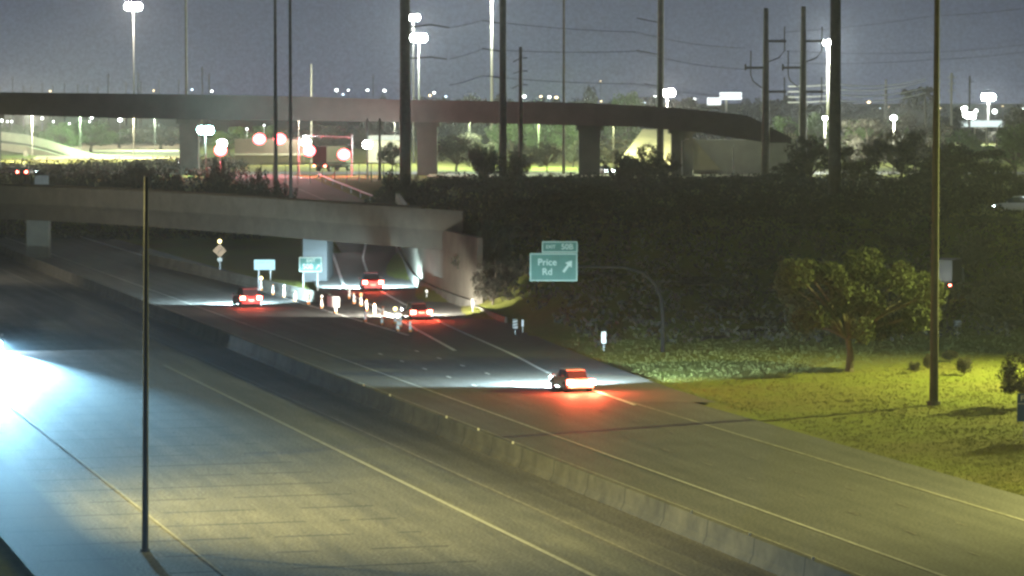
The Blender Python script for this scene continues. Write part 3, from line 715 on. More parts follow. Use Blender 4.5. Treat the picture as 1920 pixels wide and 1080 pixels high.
pole(1057, 328, -100, 4, 6, 'very thin dark pole alone in the middle of the picture')
pole(1238, 330, -120, 11, 14, 'dark steel transmission pole beside the bright starlike lamp', arms=[([(1238,43),(1193,34)],2),([(1238,103),(1192,94)],2),([(1238,163),(1207,157)],2)])
def dead_end(px, top, label, s=1.0):
    arms = [([(px,127),(px-38,127)],5),([(px,77),(px+38,77)],5),([(px,172),(px+38,172)],5),
            ([(px-28,95),(px-28,140),(px-24,152),(px-10,163),(px,167)],2.5),([(px+35,50),(px+35,95),(px+25,108),(px,118)],2.5),([(px+35,145),(px+35,188),(px+22,205),(px,214)],2.5),([(px-38,120),(px-38,132)],4)]
    return pole(px, 333 if px < 1450 else 300, top, 9, 17, label, Y=508 if px < 1450 else 520, arms=arms)
dead_end(1435, 15, 'dark power pole with curled jumper wires in front of the abutment wall')
dead_end(1505, 12, 'dark power pole with curled jumper wires rising from the dark trees')
pole(1565, 420, -140, 18, 24, 'thick grey steel pole reaching down into the dark brush at right', Y=395)
pole(517, 350, -60, 5, 8, 'thin dark pole left of the two in the red glow', Y=462)
pole(545, 368, -80, 5, 7, 'thin dark pole right of the two in the red glow', Y=440)
pole(350, 300, -80, 4, 5, 'thin dark pole rising behind the far overpass above the cyan lamp', Y=600)
pole(712, 320, 222, 4, 6, 'short dark post under the far overpass left of the thick steel pole', Y=505)
pole(689, 320, 222, 2.5, 3.5, 'thin grey post beside the white signal lamp', Y=512, m=M_steel)
pole(1660, 300, 148, 4, 7, 'far dark pole at the end of the pale wires', Y=700)
pole(1783, 300, 137, 4, 5, 'far pale concrete pole with short arms at right', Y=800, m=M_beige, arms=[([(1776,145),(1791,145)],1.5),([(1777,157),(1790,157)],1.5),([(1777,170),(1790,170)],1.5)])
pole(1817, 300, 142, 3.5, 4, 'far dark pole between the pale pole and the bright lot lamp', Y=800, arms=[([(1817,154),(1825,153)],1.5)])
pole(584, 300, 120, 2.5, 3, 'thin pale pole standing behind the far overpass left of centre', Y=640, m=M_beige)
far_p = None
for px, top in ((25,142),(45,160),(60,160),(80,155),(100,158),(122,155),(147,157),(165,156),(185,163),(204,138),(237,152),(260,135),(265,152),(299,148),(336,148),(380,124),(393,137),(700,140)):
    Y = 1500
    if far_p is None:
        far_p = pole(px, 0, top, 1.6, 2.2, 'tiny far pole on the horizon above the far overpass', Y=Y, group='far poles on the horizon', arms=[([(px-3,top+5),(px+3,top+5)],1)]); remember(None); hh = D(px, top, Y).z-far_p.location.z
    else:
        q = D(px, 300, Y); q.z = hterr(q.x, Y); dup(far_p, q, 0, 'tiny far pole on the horizon above the far overpass', 'far poles on the horizon', sc=(1.3 if top < 140 else 1, 1, (D(px, top, Y).z-q.z)/hh))

# ------------------------------------------------------------------ lamps that are lit
def mast_lamp(px, py, Y, label, rpx, power, col=(.9,1,.97), E=None, heads=6, polem=None, wpx=3.5, name='high_mast_lamp', group=None, down=False):
    q = D(px, py, Y); gz = hterr(q.x, Y); t = thing(name, label, 'lamp post', (q.x, Y, gz), 0, group); h = q.z-gz
    MB().tube([(0,0,-.3),(0,0,h*.5),(0,0,h-.1)], [M(wpx,Y)/2, M(wpx,Y)*.42, M(wpx,Y)*.3], 8).build('shaft', polem or M_dsteel, t, smooth=True)
    r = M(rpx, Y)
    MB().tube([(0,0,h-.1),(0,0,h+.25)], r*.35, 10).build('head_ring', M_steel, t)
    E = E or E_white
    if heads > 1:
        for k in range(heads):
            a = 2*math.pi*k/heads; x, y = math.cos(a)*r*.7, math.sin(a)*r*.7
            MB().ball((x, y, h), r*.55, 8, 6, 1.05).build('lamp_head', E, t)  # balls swollen to the size of the lamp's glare
    else: MB().ball((0, 0, h), r, 10, 8, .85).build('lamp_head', E, t)
    if power: lamp('POINT', (0, -r-.3, h-.2), power, col, t, .4)
    return t
mast_lamp(250, 12, 840, 'bright high mast lamp above the flyover at left', 13, 90000, (1,.97,.85), heads=6)
mast_lamp(785, 71, 590, 'large glaring floodlight cluster right of the thick steel pole', 13, 60000, heads=6)
mast_lamp(775, 33, 640, 'glaring lamp head above the floodlight cluster', 10, 30000, heads=4)
mast_lamp(922, -14, 740, 'tall white lamp mast left of the steel pole with its head out of frame', 14, 60000, polem=M_beige, wpx=6)
mast_lamp(1251, 174, 640, 'starlike white lamp on the horizon beside the steel pole', 12, 40000, (1,.9,.85), EM('pinkish_white_lamp', (1,.93,.9), 160), heads=5)
mast_lamp(385, 244, 533, 'cyan white street lamp glaring below the far overpass at left', 13, 5000, (.6,1,.97), E_cyan, heads=5)
mast_lamp(1553, 80, 620, 'white lamp mast partly behind the thick grey pole', 8, 110000, polem=M_beige, wpx=6, heads=4)
mast_lamp(1547, 222, 545, 'small curved street lamp glowing beside the thick grey pole', 4, 26000, (.95,1,.8), heads=1)
mast_lamp(1676, 221, 540, 'warm white street lamp above the olive trees at right', 5, 30000, (.95,1,.78), heads=1)
mast_lamp(1853, 182, 900, 'bright starlike lot lamp over the pale roof at right', 11, 90000, heads=5)
mast_lamp(1817, 217, 860, 'bright low lamp just above the pale roof', 10, 15000, heads=4)
mast_lamp(1808, 205, 930, 'small lamp left of the bright lot lamp', 5, 0, heads=1)
mast_lamp(1830, 208, 930, 'small dim lamp under the bright lot lamp', 3.5, 0, heads=1, E=E_dim)
mast_lamp(1865, 209, 930, 'small lamp right of the bright lot lamp', 4.5, 0, heads=1, E=E_dim)
# added lamps, heads tucked behind the far deck, brighten trees, footway and flyover
for px, Y, pw, col in ((1010, 590, 60000, (.66,1,.42)), (1150, 560, 26000, (.85,1,.5)), (1235, 556, 20000, (1,.95,.45)), (880, 600, 26000, (.8,1,.6)), (740, 620, 22000, (.95,1,.85)), (560, 620, 22000, (1,.9,.8)), (150, 715, 60000, (.6,1,.6)), (290, 780, 50000, (.75,1,.75)), (60, 655, 130000, (1,.97,.72)), (-15, 640, 90000, (1,.97,.72)), (250, 680, 60000, (1,.96,.62))):
    q = D(px, 212, Y); t = thing('extra_lamp', 'slim added lamp behind the far overpass near column %d' % px, 'lamp post', (q.x, Y, hterr(q.x, Y)), 0, 'added lamps behind the far overpass')
    t['label'] = 'slim added lamp whose head the far overpass deck hides'
    h = q.z-hterr(q.x, Y)
    MB().tube([(0,0,-.3),(0,0,h)], [.07,.05], 8).build('shaft', M_dsteel, t); MB().tube([(0,0,h-.1),(0,-1.2,h+.1)], .06, 6).build('arm', M_steel, t)
    MB().box(-.2,.2,-1.9,-1.2,h+.02,h+.18).build('lamp_head', M_steel, t); lamp('POINT', (0,-1.6,h-.25), pw, col, t, .2)
# street lamps outside the frame that throw the yellow pools, then added fill lamps
def column(label, loc, h, arm, power, col, angle=R(150), aimv=(0,0,-1)):
    t = thing('extra_lamp', label, 'lamp post', loc)
    MB().tube([(0,0,-.3),(0,0,h)], [.14,.08], 10).build('shaft', M_steel, t)
    MB().tube([(0,0,h-.1),(arm[0],arm[1],h+.3)], .06, 6).build('arm', M_steel, t)
    MB().box(arm[0]-.3,arm[0]+.3,arm[1]-.15,arm[1]+.15,h+.2,h+.34).build('lamp_head', M_steel, t)
    l_ = lamp('SPOT', (arm[0],arm[1],h+.1), power, col, t, .25, angle=angle, blend=.8); aim(l_, aimv); return t
column('yellow street lamp outside the right edge lighting the grass slope', (54, 219, hterr(54, 219)), 15, (-2, -.6), 230000, (.92, .95, .26), R(140), (-.75,-.42,-.55))
column('yellow street lamp outside the left edge lighting the near lanes', (-29, 143, 0), 19, (2.2, .6), 110000, (1,.86,.30), R(125), (.95,.45,-.3))
column('yellow street lamp outside the right edge lighting the shoulder', (36, 150, .3), 14, (-2, .2), 30000, (1,.93,.3), R(130), (-.8,.25,-.5))

column('added warm lamp outside the left edge brightening the near overpass', (-78, 335, 0), 14, (2, 0), 24000, (1,.85,.6), R(110), (.85,.5,.05))  # added only to brighten the near overpass face
column('added white lamp outside the left edge brightening the far lanes', (-75, 300, 0), 15, (2, 0), 12000, (.85,.93,1), R(140), (.8,.3,-.5))  # added soft cool fill for the far lanes and gore
column('added white lamp standing before the abutment wall of the far overpass', (D(1375,300,514).x, 514, 6.8), 5, (0, 1.5), 900, (.85,1,.9), R(160), (0,.8,-.5))  # added to brighten the grey abutment wall
column('added yellow lamp beneath the far overpass shining on the triangular slab', (D(1279,300,511).x, 511, 6.8), 6, (.8, 0), 1800, (1,.95,.55), R(44), (.25,.95,-.1))  # added spot aimed at the triangular slab
# traffic signals in the red glow
def signal(px, pyb, ytop, arm_to, heads, label, Y=512, lampat=None):
    q = D(px, 300, Y); gz = hterr(q.x, Y); t = thing('traffic_signal', label, 'traffic signal', (q.x, Y, gz)); h = D(px, ytop, Y).z-gz
    MB().tube([(0,0,-.3),(0,0,h+.4)], [.16,.1], 8).build('post', M_steel, t)
    ax = (arm_to-px)*Y/FPX; MB().tube([(0,0,h),(ax,0,h+.25)], [.11,.06], 8).build('mast_arm', M_steel, t)
    for hx, hy in heads:
        x = (hx-px)*Y/FPX; z = D(hx, hy, Y).z-gz
        hd = MB().box(x-.24,x+.24,-.28,-.12,z-.65,z+.5).build('signal_head', M_black, t)
        MB().ball((x,-.34,z+.12), 1.05, 10, 8, .9).build('red_glare_ball', E_red, hd)  # oversized ball, the signal's glare built as a shape
        lamp('POINT', (x, -1.3, z), 8500, (1,.05,.08), t, .3, name='signal_glow')
    for lx, ly in (lampat or []):
        x = (lx-px)*Y/FPX; z = D(lx, ly, Y).z-gz
        MB().ball((x,-.1,z), .75, 8, 6, .9).build('luminaire', E_white, t); lamp('POINT', (x, -1.2, z), 1200, (1,.9,.85), t, .3)
    return t
signal(560, 320, 262, 480, [(487,262),(525,262)], 'traffic signal mast arm with two glaring red heads left of the truck', Y=530)
signal(660, 322, 257, 568, [(580,284),(645,291)], 'traffic signal mast with red heads and white luminaires around the truck', Y=531, lampat=[(574,267),(689,271)])
signal(413, 322, 268, 405, [(414,283)], 'single red signal on a short arm beside the cyan lamp', Y=532, lampat=[(417,269)])
# dark rail fence in front of the signals
rf_ = thing('rail_fence', 'low dark rail fence crossing below the traffic signals', 'fence', D(610, 307, 500)); ro = D(610, 307, 500)
a, c = D(489, 306, 500), D(742, 306, 500)
MB().box(a.x, c.x, 500, 500.12, a.z-.08, a.z+.1).build('rail', M_dsteel, rf_, ro)
for k in range(12):
    x = a.x+(c.x-a.x)*k/11; MB().box(x-.06, x+.06, 500.13, 500.25, hterr(x, 500)-.3, a.z+.15).build('post', M_dsteel, rf_, ro)
gr_ = thing('guard_rail', 'curving steel guard rail right of the climbing ramp', 'guard rail', G(700, 335)); ro = G(700, 335)
gp_ = [Vector((interp(RAMPX, y)+7.5, y, zr(y)+.7)) for y in range(445, 512, 6)]
MB().tube(gp_, .14, 6).build('rail', M_steel, gr_, ro)
for p_ in gp_: MB().box(p_.x-.07,p_.x+.07,p_.y-.07,p_.y+.07,p_.z-1,p_.z-.15).build('post', M_steel, gr_, ro)

# distant small lights: each a little lamp post
fl_ = None
DL = [(631,169,4),(643,177,4),(653,169,3),(689,169,4),(721,170,5),(806,179,4),(814,174,4),(836,181,4),(983,181,6),(1014,181,4),(1030,182,5),(1043,183,6),(1099,187,4),(1127,190,3),(1208,192,5),(1228,181,4),(1126,152,2),
      (1303,186,5),(1299,194,3),(1629,191,6),(1587,201,3),(1600,201,4),(1667,200,3),(1693,200,3),(1706,206,3),(1726,206,6),(1650,203,2),(1763,203,2),(1893,210,3),(1918,204,3),(1660,224,3),(1880,199,2),(94,171,3),(288,170,3),(360,168,4),(397,171,4),(463,200,0)]
for px, py, r in DL:
    if r == 0: continue
    Y = 1150; q = D(px, py, Y); gz = hterr(q.x, Y)
    if fl_ is None:
        fl_ = thing('distant_lamp', 'small white lamp glowing on the horizon', 'lamp', (q.x, Y, gz), 0, 'distant lamps on the horizon'); hf = q.z-gz
        MB().tube([(0,0,0),(0,0,hf)], .12, 6).build('post', M_dsteel, fl_); lh = MB().ball((0,0,hf), .55, 8, 6, .8).build('lamp_head', E_dim, fl_); remember(None)
        continue
    t = thing('distant_lamp', 'small white lamp glowing on the horizon', 'lamp', (q.x, Y, gz), 0, 'distant lamps on the horizon')
    h = q.z-gz
    MB().tube([(0,0,0),(0,0,h)], .12, 6).build('post', M_dsteel, t); MB().ball((0,0,h), M(r,Y)*.55, 8, 6, .7).build('lamp_head', (E_dim, E_dimw, E_dim, E_dimb, E_dimw)[(px*7+py) % 5], t)
# lights glimpsed below the far overpass at left
for px, py, r, Y in ((3,226,5,900),(14,228,3,900),(22,228,3,900),(79,222,4,900),(100,228,3,900),(130,232,3,900),(124,248,4,860),(172,221,5,900),(225,225,8,900),(335,306,5,640),(463,242,4,640),(495,235,3,640),(168,228,3,900)):
    q = D(px, py, Y); gz = hterr(q.x, Y)
    t = thing('small_lamp', 'small white lamp seen below the far overpass deck', 'lamp', (q.x, Y, gz), 0, 'small lamps below the far overpass')
    MB().tube([(0,0,0),(0,0,q.z-gz)], .1, 6).build('post', M_steel, t); MB().ball((0,0,q.z-gz), M(r,Y)*.5, 8, 6, .8).build('lamp_head', E_dim, t)

# ------------------------------------------------------------------ far buildings
cn = thing('fuel_canopy', 'brightly lit white canopy building on the horizon right of the star lamp', 'building', D(1358, 195, 900))
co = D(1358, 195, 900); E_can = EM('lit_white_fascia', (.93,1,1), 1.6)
a, c = D(1329, 197, 900), D(1352, 183, 900); MB().box(a.x, c.x, 900, 908, a.z, c.z).build('lit_wall', E_can, cn, co)
a, c = D(1356, 187, 896), D(1391, 173, 896); MB().box(a.x, c.x, 896, 912, a.z, c.z).build('canopy', E_can, cn, co)
a, c = D(1360, 200, 898), D(1364, 187, 898); MB().box(a.x, c.x, 898, 899, 6, c.z-.02).build('column', M_beige, cn, co)
lr = thing('carport_roof', 'long pale lit flat roof below the lot lamps at right', 'building', D(1845, 235, 850)); co = D(1845, 235, 850)
a, c = D(1795, 238, 850), D(1885, 226, 850); MB().box(a.x, c.x, 850, 880, c.z-1.6, c.z-1.0).build('roof', M_beige, lr, co)
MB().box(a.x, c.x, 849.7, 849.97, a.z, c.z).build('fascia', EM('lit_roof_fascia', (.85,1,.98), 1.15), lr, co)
for px in (1807, 1828, 1850, 1870): x = D(px,235,851).x; MB().box(x-.2, x+.2, 851, 851.4, 6, c.z-1.65).build('column', M_beige, lr, co)
wb = thing('white_building', 'low pale building beyond the sandy lot at left', 'building', D(290, 262, 1000)); co = D(290, 262, 1000)
a, c = D(225, 268, 1000), D(345, 252, 1000); MB().box(a.x, c.x, 1000, 1020, 6, c.z).build('wall', M_beige, wb, co); MB().box(a.x-1, c.x+1, 999, 1021, c.z+.01, c.z+.6).build('roof', M_steel, wb, co)
wb2 = thing('white_building', 'low lit building right of the signals under the far overpass', 'building', D(715, 262, 640)); co = D(715, 262, 640)
a, c = D(690, 264, 640), D(752, 255, 640); MB().box(a.x, c.x, 640, 655, 6, c.z).build('wall', M_beige, wb2, co)
MB().box(a.x, c.x, 639.6, 639.97, a.z+.1, c.z-.05).build('lit_windows', EM('lit_shop_front', (.9,1,.85), .8), wb2, co)
sb = thing('street_bank', 'pale low wall behind the signal intersection', 'wall', D(520, 300, 620)); co = D(520, 300, 620)
a, c = D(440, 305, 620), D(570, 258, 620); MB().box(a.x, c.x, 620, 622, 6, c.z-.2).build('wall_panel', mat('stucco', (.16,.13,.10), .9, .2, .2), sb, co)
MB().box(a.x, c.x, 619.4, 622.4, c.z-3.4, c.z-3.1).build('ledge', M_beige, sb, co)

# ------------------------------------------------------------------ wires
def wire(pts, label, group, m=None, r=.05, name='power_line'):
    o0_ = pts[0]; out = []
    for i in range(len(pts)-1):
        a, c = pts[i], pts[i+1]
        for k in range(8):
            t = k/8; q = a.lerp(c, t); q = Vector(q); q.z -= 4*t*(1-t)*(c-a).length*.012; out.append(q)
    out.append(pts[-1]); b = MB().tube(out, r, 4); o = b.build(name, m or M_dsteel, None, o0_); tag(o, label, 'power line', group); return o
for y0, y1, y2, y3 in ((52,38,60,70),(111,92,96,110),(160,142,157,160)):
    wire([D(842,y0,470), D(904,y1,480), D(1192,y2,470), D(1397,y3+20,508)], 'dark power line strung between the steel transmission poles', 'dark power lines', r=.04)
for y0, y1 in ((95,98),(118,112),(60,30)):
    wire([D(1473,y0,508), D(1745,y1,520), D(1990,y1-25,540)], 'dark power line sagging across the sky at right', 'dark power lines at right', r=.035)
M_wirep = mat('bright_aluminium_wire', (.8,.82,.82), .4)
for y0, y1 in ((160,150),(170,154),(180,166),(190,176)):
    wire([D(1478,y0+2,560), D(1570,y0-2,560), D(1735,y1-2,620)], 'pale shining power line right of the jumper poles', 'pale power lines', M_wirep, .075)

# ------------------------------------------------------------------ vegetation
def make_tree(name, label, cat, loc, seed, kind, group=None, sc=1.0, leafm=None):
    rg = random.Random(seed); t = thing(name, label, cat, loc, rg.uniform(0, 6), group, sc)
    tr_, cr = MB(), MB()
    if kind == 'tree':        # 6 m tree, low spreading crown
        tr_.tube([(0,0,-.3),(.1,0,.5),(.05,.1,1.1)], [.2,.16,.12], 8)
        for k in range(26):
            a = rg.uniform(0, 6.28); r = 2.7*math.sqrt(rg.random()); z = 1.3+3.9*rg.random()**.8*(1-.45*(r/2.7)**2)
            e_ = (math.cos(a)*r, math.sin(a)*r, z); tr_.tube([(.05,.1,1.0), (e_[0]*.5, e_[1]*.5, 1.2+(z-1.2)*.6), e_], [.08,.05,.02], 5)
            cr.leaves(e_, (rg.uniform(.6,1.15), rg.uniform(.6,1.15), rg.uniform(.45,.8)), 130, .16, rg, .8)
    elif kind == 'bush':      # 2 m round shrub
        for k in range(7):
            a = rg.uniform(0, 6.28); e_ = (math.cos(a)*.6, math.sin(a)*.6, 1.1+rg.uniform(-.3,.4)); tr_.tube([(0,0,-.2), (e_[0]*.4, e_[1]*.4, .5), e_], [.05,.04,.02], 5)
            cr.leaves(e_, (.62,.62,.6), 130, .15, rg)
        cr.leaves((0,0,.7), (1.1,1.1,.7), 260, .15, rg)
    elif kind == 'spiky':     # 4 m wand-like desert shrub
        for k in range(34):
            a = rg.uniform(0, 6.28); r = rg.uniform(.3, 2.4); z = rg.uniform(2.6, 4.4)-r*.35
            e_ = (math.cos(a)*r, math.sin(a)*r, z); tr_.tube([(0,0,-.2), (e_[0]*.35, e_[1]*.35, z*.5), e_], [.05,.03,.01], 4)
            for f_ in (.45,.65,.85,1.0): cr.leaves((e_[0]*(.2+.8*f_), e_[1]*(.2+.8*f_), z*f_), (.35,.35,.45), 30, .13, rg, 2.5)
    elif kind == 'palm':
        tr_.tube([(0,0,-.3),(.1,0,3),(0,.1,6.4)], [.22,.18,.15], 8)
        for k in range(26):
            a = rg.uniform(0, 6.28); el_ = rg.uniform(-.5, 1.1)
            for j in range(1, 8):
                f_ = j/7; x = math.cos(a)*1.7*f_*math.cos(el_); y = math.sin(a)*1.7*f_*math.cos(el_); z = 6.4+1.6*f_*math.sin(el_)-.7*f_*f_
                cr.leaves((x,y,z), (.12,.12,.14), 5, .2, rg)
    tr_.build('trunk' if kind != 'bush' else 'stems', M_bark, t); cr.build('crown' if kind != 'bush' else 'foliage', leafm or M_leafd, t)
    return t
rg = random.Random(21)
# the big tree on the lit slope
q = G(1592, 694)
bt = thing('roadside_tree', 'broad olive tree standing at the head of the lit grass slope', 'tree', q)
tr_, cr = MB(), MB(); tr_.tube([(0,0,-.4),(.1,0,1.0),(-.1,.1,2.4)], [.34,.26,.2], 10); r3 = random.Random(5)
for k in range(36):
    u = r3.uniform(-1,1); v = r3.uniform(-1,1); x = u*5.5; y = v*3.8; z = 5.0+r3.uniform(-2.5,2.7)*(1-.5*u*u)
    tr_.tube([(-.1,.1,2.2),(x*.45,y*.45,2.6+(z-2.6)*.5),(x,y,z)], [.12,.07,.03], 5)
    cr.leaves((x,y,z), (r3.uniform(.9,1.6), r3.uniform(.9,1.5), r3.uniform(.8,1.2)), 760, .135, r3)
tr_.build('trunk', M_bark, bt); cr.build('crown', mat('dusty_olive_foliage', (.034,.042,.017), .85, .4, .6, detail=3), bt)
pass
# small shrubs on the grass and tree at right edge
bu = make_tree('round_shrub', 'round dark shrub on the lit grass right of the mast', 'shrub', G(1808, 700), 3, 'bush', sc=.55, leafm=M_leafd); remember(None)
dup(bu, G(1715, 697), 1, 'smallest dark shrub on the lit grass left of the mast', sc=.36)
dup(bu, G(1780, 675), 2, 'low wide dark shrub behind the round shrub on the grass', sc=(.6,.6,.36))
dup(bu, G(1740, 690), 2, 'dark shrub touching the left of the mast', sc=(.4,.4,.5))
dup(bu, G(767, 792)+Vector((.3,.6,.0)), 2, 'thin dark weed growing at the median barrier', sc=(.22,.22,.5))
rt = make_tree('edge_tree', 'dark tree leaning into the frame at the right edge above the blue sign', 'tree', G(1925, 758), 11, 'tree', sc=(.62,.62,.62), leafm=M_leafd)
# protos
T = [make_tree('desert_tree', 'x', 'tree', (0, 560, 6.8), s_, 'tree', 'g') for s_ in (31, 32, 33)]
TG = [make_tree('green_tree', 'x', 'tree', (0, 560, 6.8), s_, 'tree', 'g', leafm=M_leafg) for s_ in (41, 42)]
B2_ = [make_tree('shrub', 'x', 'shrub', (0, 560, 6.8), s_, 'bush', 'g') for s_ in (51, 52)]
S_ = [make_tree('tall_desert_shrub', 'x', 'shrub', (0, 560, 6.8), s_, 'spiky', 'g') for s_ in (61, 62)]
PL = make_tree('palm_tree', 'x', 'tree', (0, 560, 6.8), 71, 'palm', 'g')
remember(None); USED = set()
def put(proto, px, Y, top, label, group=None, wpx=None, ref=None):
    """stand a copy in that column at depth Y with its top at that picture row"""
    q = D(px, 300, Y); q.z = hterr(q.x, Y); H = D(px, top, Y).z-q.z
    base = {'desert_tree': 5.6, 'green_tree': 5.6, 'shrub': 2.0, 'tall_desert_shrub': 4.3, 'palm_tree': 8.0}[proto.name.split('.')[0]]
    wid = {'desert_tree': 6.6, 'green_tree': 6.6, 'shrub': 2.4, 'tall_desert_shrub': 4.8, 'palm_tree': 3.6}[proto.name.split('.')[0]]
    sz = H/base; sw = sz if wpx is None else M(wpx, Y)/wid
    if proto.name not in USED: USED.add(proto.name); o = proto; o.location = q; o.scale = (sw, sw, sz); o['label'] = label
    else: o = dup(proto, q, rg.uniform(0, 6.28), label, sc=(sw, sw, sz))
    if group: o['group'] = group
    elif 'group' in o: del o['group']
    return o
# dark silhouettes on the brush line, before the footway
put(S_[0], 1213, 490, 276, 'large dark spiky shrub in front of the second steel pole and last pier', wpx=135)
put(S_[1], 908, 492, 268, 'dark spiky shrub left of the two poles under the far overpass', wpx=85)
put(S_[0], 965, 490, 285, 'dark shrub around the foot of the wooden pole', wpx=70)
put(S_[1], 1165, 478, 296, 'dark shrub left of the large spiky shrub', wpx=70)
put(T[0], 1520, 470, 247, 'black tree mass right of the abutment wall', wpx=105)
put(T[1], 1600, 455, 262, 'black tree right of the thick grey pole', wpx=110)
put(T[2], 1480, 480, 300, 'low black tree at the foot of the abutment wall', wpx=80)
put(T[0], 1690, 480, 235, 'dark olive tree left of the right hand mast', wpx=150)
put(T[1], 1630, 552, 205, 'lit olive tree beneath the far white lamps', wpx=150)
put(T[2], 1715, 556, 200, 'lit olive tree behind the right hand mast', wpx=150)
put(T[0], 1790, 470, 262, 'dark tree in front of the pale roof', wpx=120)
put(T[1], 1850, 450, 268, 'black tree below the lot lamps', wpx=110)
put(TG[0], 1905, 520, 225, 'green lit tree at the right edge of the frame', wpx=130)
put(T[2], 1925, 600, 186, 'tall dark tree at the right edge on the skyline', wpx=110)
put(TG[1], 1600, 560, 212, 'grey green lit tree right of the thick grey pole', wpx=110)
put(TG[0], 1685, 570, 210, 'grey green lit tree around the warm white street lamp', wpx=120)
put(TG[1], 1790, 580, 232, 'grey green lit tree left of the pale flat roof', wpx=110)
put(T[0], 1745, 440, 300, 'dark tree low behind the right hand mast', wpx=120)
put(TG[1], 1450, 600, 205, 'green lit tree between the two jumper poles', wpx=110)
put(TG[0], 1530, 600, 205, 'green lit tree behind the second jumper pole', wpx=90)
put(T[1], 1490, 590, 218, 'dark tree between the two jumper poles', wpx=70)
# trees beneath and beyond the far overpass
for i, (px, Y, top, wp2, k) in enumerate(((855,560,248,95,0),(890,600,240,90,1),(985,556,262,60,2),(1025,560,262,60,0),(1155,570,250,90,1),(1075,600,258,60,2),(735,560,262,60,0),(1215,566,262,60,2))):
    put(T[k], px, Y, top, 'olive tree seen beneath the far overpass between its piers', 'olive trees beneath the far overpass', wpx=wp2)
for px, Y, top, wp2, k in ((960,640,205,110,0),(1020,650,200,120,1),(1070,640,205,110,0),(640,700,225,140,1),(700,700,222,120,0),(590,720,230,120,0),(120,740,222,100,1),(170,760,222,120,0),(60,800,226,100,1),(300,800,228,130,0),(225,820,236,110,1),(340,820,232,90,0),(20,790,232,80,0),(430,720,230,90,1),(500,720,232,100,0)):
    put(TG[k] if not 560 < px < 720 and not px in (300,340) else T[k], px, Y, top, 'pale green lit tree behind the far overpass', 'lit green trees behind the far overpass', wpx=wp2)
# skyline trees
for i, px in enumerate(range(790, 1960, 26)):
    Y = 820 + (i*37) % 200; top = {0: 171, 1: 178, 2: 165, 3: 175, 4: 182}[(i*7) % 5] + (14 if px > 1500 else 2) + (8 if 1040 < px < 1090 else 0)
    if 1320 < px < 1400: top = 198
    if 1790 < px < 1900: top = 232
    put(T[i % 3], px, Y, top, 'dark tree on the skyline behind the overpass', 'dark trees on the skyline', wpx=70+(i*13) % 30)
put(T[0], 1108, 760, 152, 'taller dark tree on the skyline at centre right', wpx=45)
put(TG[0], 1175, 700, 165, 'yellow green lit tree on the skyline left of the star lamp', wpx=100)
put(T[1], 1285, 760, 166, 'dark tree on the skyline just right of the star lamp', wpx=70)
put(T[2], 880, 760, 163, 'rounded dark tree on the skyline left of the steel pole', wpx=110)
put(PL, 1735, 700, 146, 'tall dark palm beside the right hand mast', wpx=48)
put(PL, 1703, 720, 152, 'dark palm left of the tallest palm', wpx=40)
put(T[2], 708, 760, 166, 'dark tree above the far overpass left of the thick pole', wpx=50)
for px, Y, top, wp2, k, lab in ((905,304,392,120,0,'rounded dark tree swallowing the right end of the near overpass'),(955,312,372,130,1,'dark tree behind the tree at the bridge end'),(1010,330,352,150,2,'broad dark tree above the exit sign'),
    (925,292,470,90,1,'low dark tree beside the near edge of the abutment wall'),(1110,360,345,150,0,'dark tree on the embankment behind the exit sign'),(1220,340,380,150,1,'dark tree on the bank right of the exit sign'),(1330,350,360,160,2,'dark tree on the bank below the abutment wall'),
    (1440,340,390,150,0,'dark tree on the bank left of the thick grey pole foot'),(1530,330,400,130,1,'dark tree hiding the foot of the thick grey pole'),(1640,350,372,160,2,'dark tree between the grey pole and the mast'),(1840,340,400,150,0,'dark tree above the white truck'),
    (1120,290,520,150,2,'low dark tree under the curved sign arm'),(1320,285,520,160,0,'low dark tree between sign and olive tree'),(1820,285,520,130,1,'reddish dark tree right of the white truck'),(1400,268,590,130,2,'low dark tree left of the olive tree')):
    put(T[k], px, Y, top, lab, wpx=wp2)
# dark shrubs between the two overpasses
for px, Y, top, wp2, lab in ((412,470,300,60,'conical dark shrub under the red signal'),(455,462,326,60,'low dark shrub right of the conical shrub'),(490,462,318,90,'bushy shrub left of the two thin poles'),(262,500,306,60,'dark shrub above the near parapet at left'),(395,455,335,70,'dark red lit shrub behind the near overpass'),(530,452,345,60,'dark shrub at the foot of the thin poles')):
    put(S_[0], px, Y, top, lab, wpx=wp2)
i = 0
for px in range(-10, 345, 24):
    i += 1; put(B2_[i % 2], px, 455+(i*17) % 30, 322+(i*5) % 12, 'dark shrub in the strip above the near parapet', 'shrubs behind the near parapet', wpx=44)
for px, Y, top in ((745,470,318),(770,455,330),(800,450,338),(835,470,330),(870,455,338),(720,445,352),(765,420,360),(835,420,368),(900,430,352),(930,450,338),(1000,470,330),(1050,470,332),(1100,465,333),(1300,470,332),(1350,480,330),(1400,480,330),(880,330,398),(905,310,420),(920,300,452),(880,318,425),(950,300,470)):
    put(S_[px % 2], px, Y, top, 'dark spiky shrub in the brush right of the near overpass', 'dark shrubs on the embankment', wpx=75)
for px, Y, top in ((1020,300,545),(1180,290,560),(1300,290,520),(1360,275,560),(1420,300,480),(1500,330,430),(1620,330,430),(1700,320,440),(1830,310,430),(1890,290,500),(1860,270,560),(1250,350,430),(1100,340,430),(1380,380,390),(1650,390,380),(1800,380,370),(1480,270,600),(1340,255,630),(1420,262,620),(1900,262,590)):
    put(S_[px % 2], px, Y, top, 'dark shrub within the black brush below the poles', 'shrubs in the black brush', wpx=95)
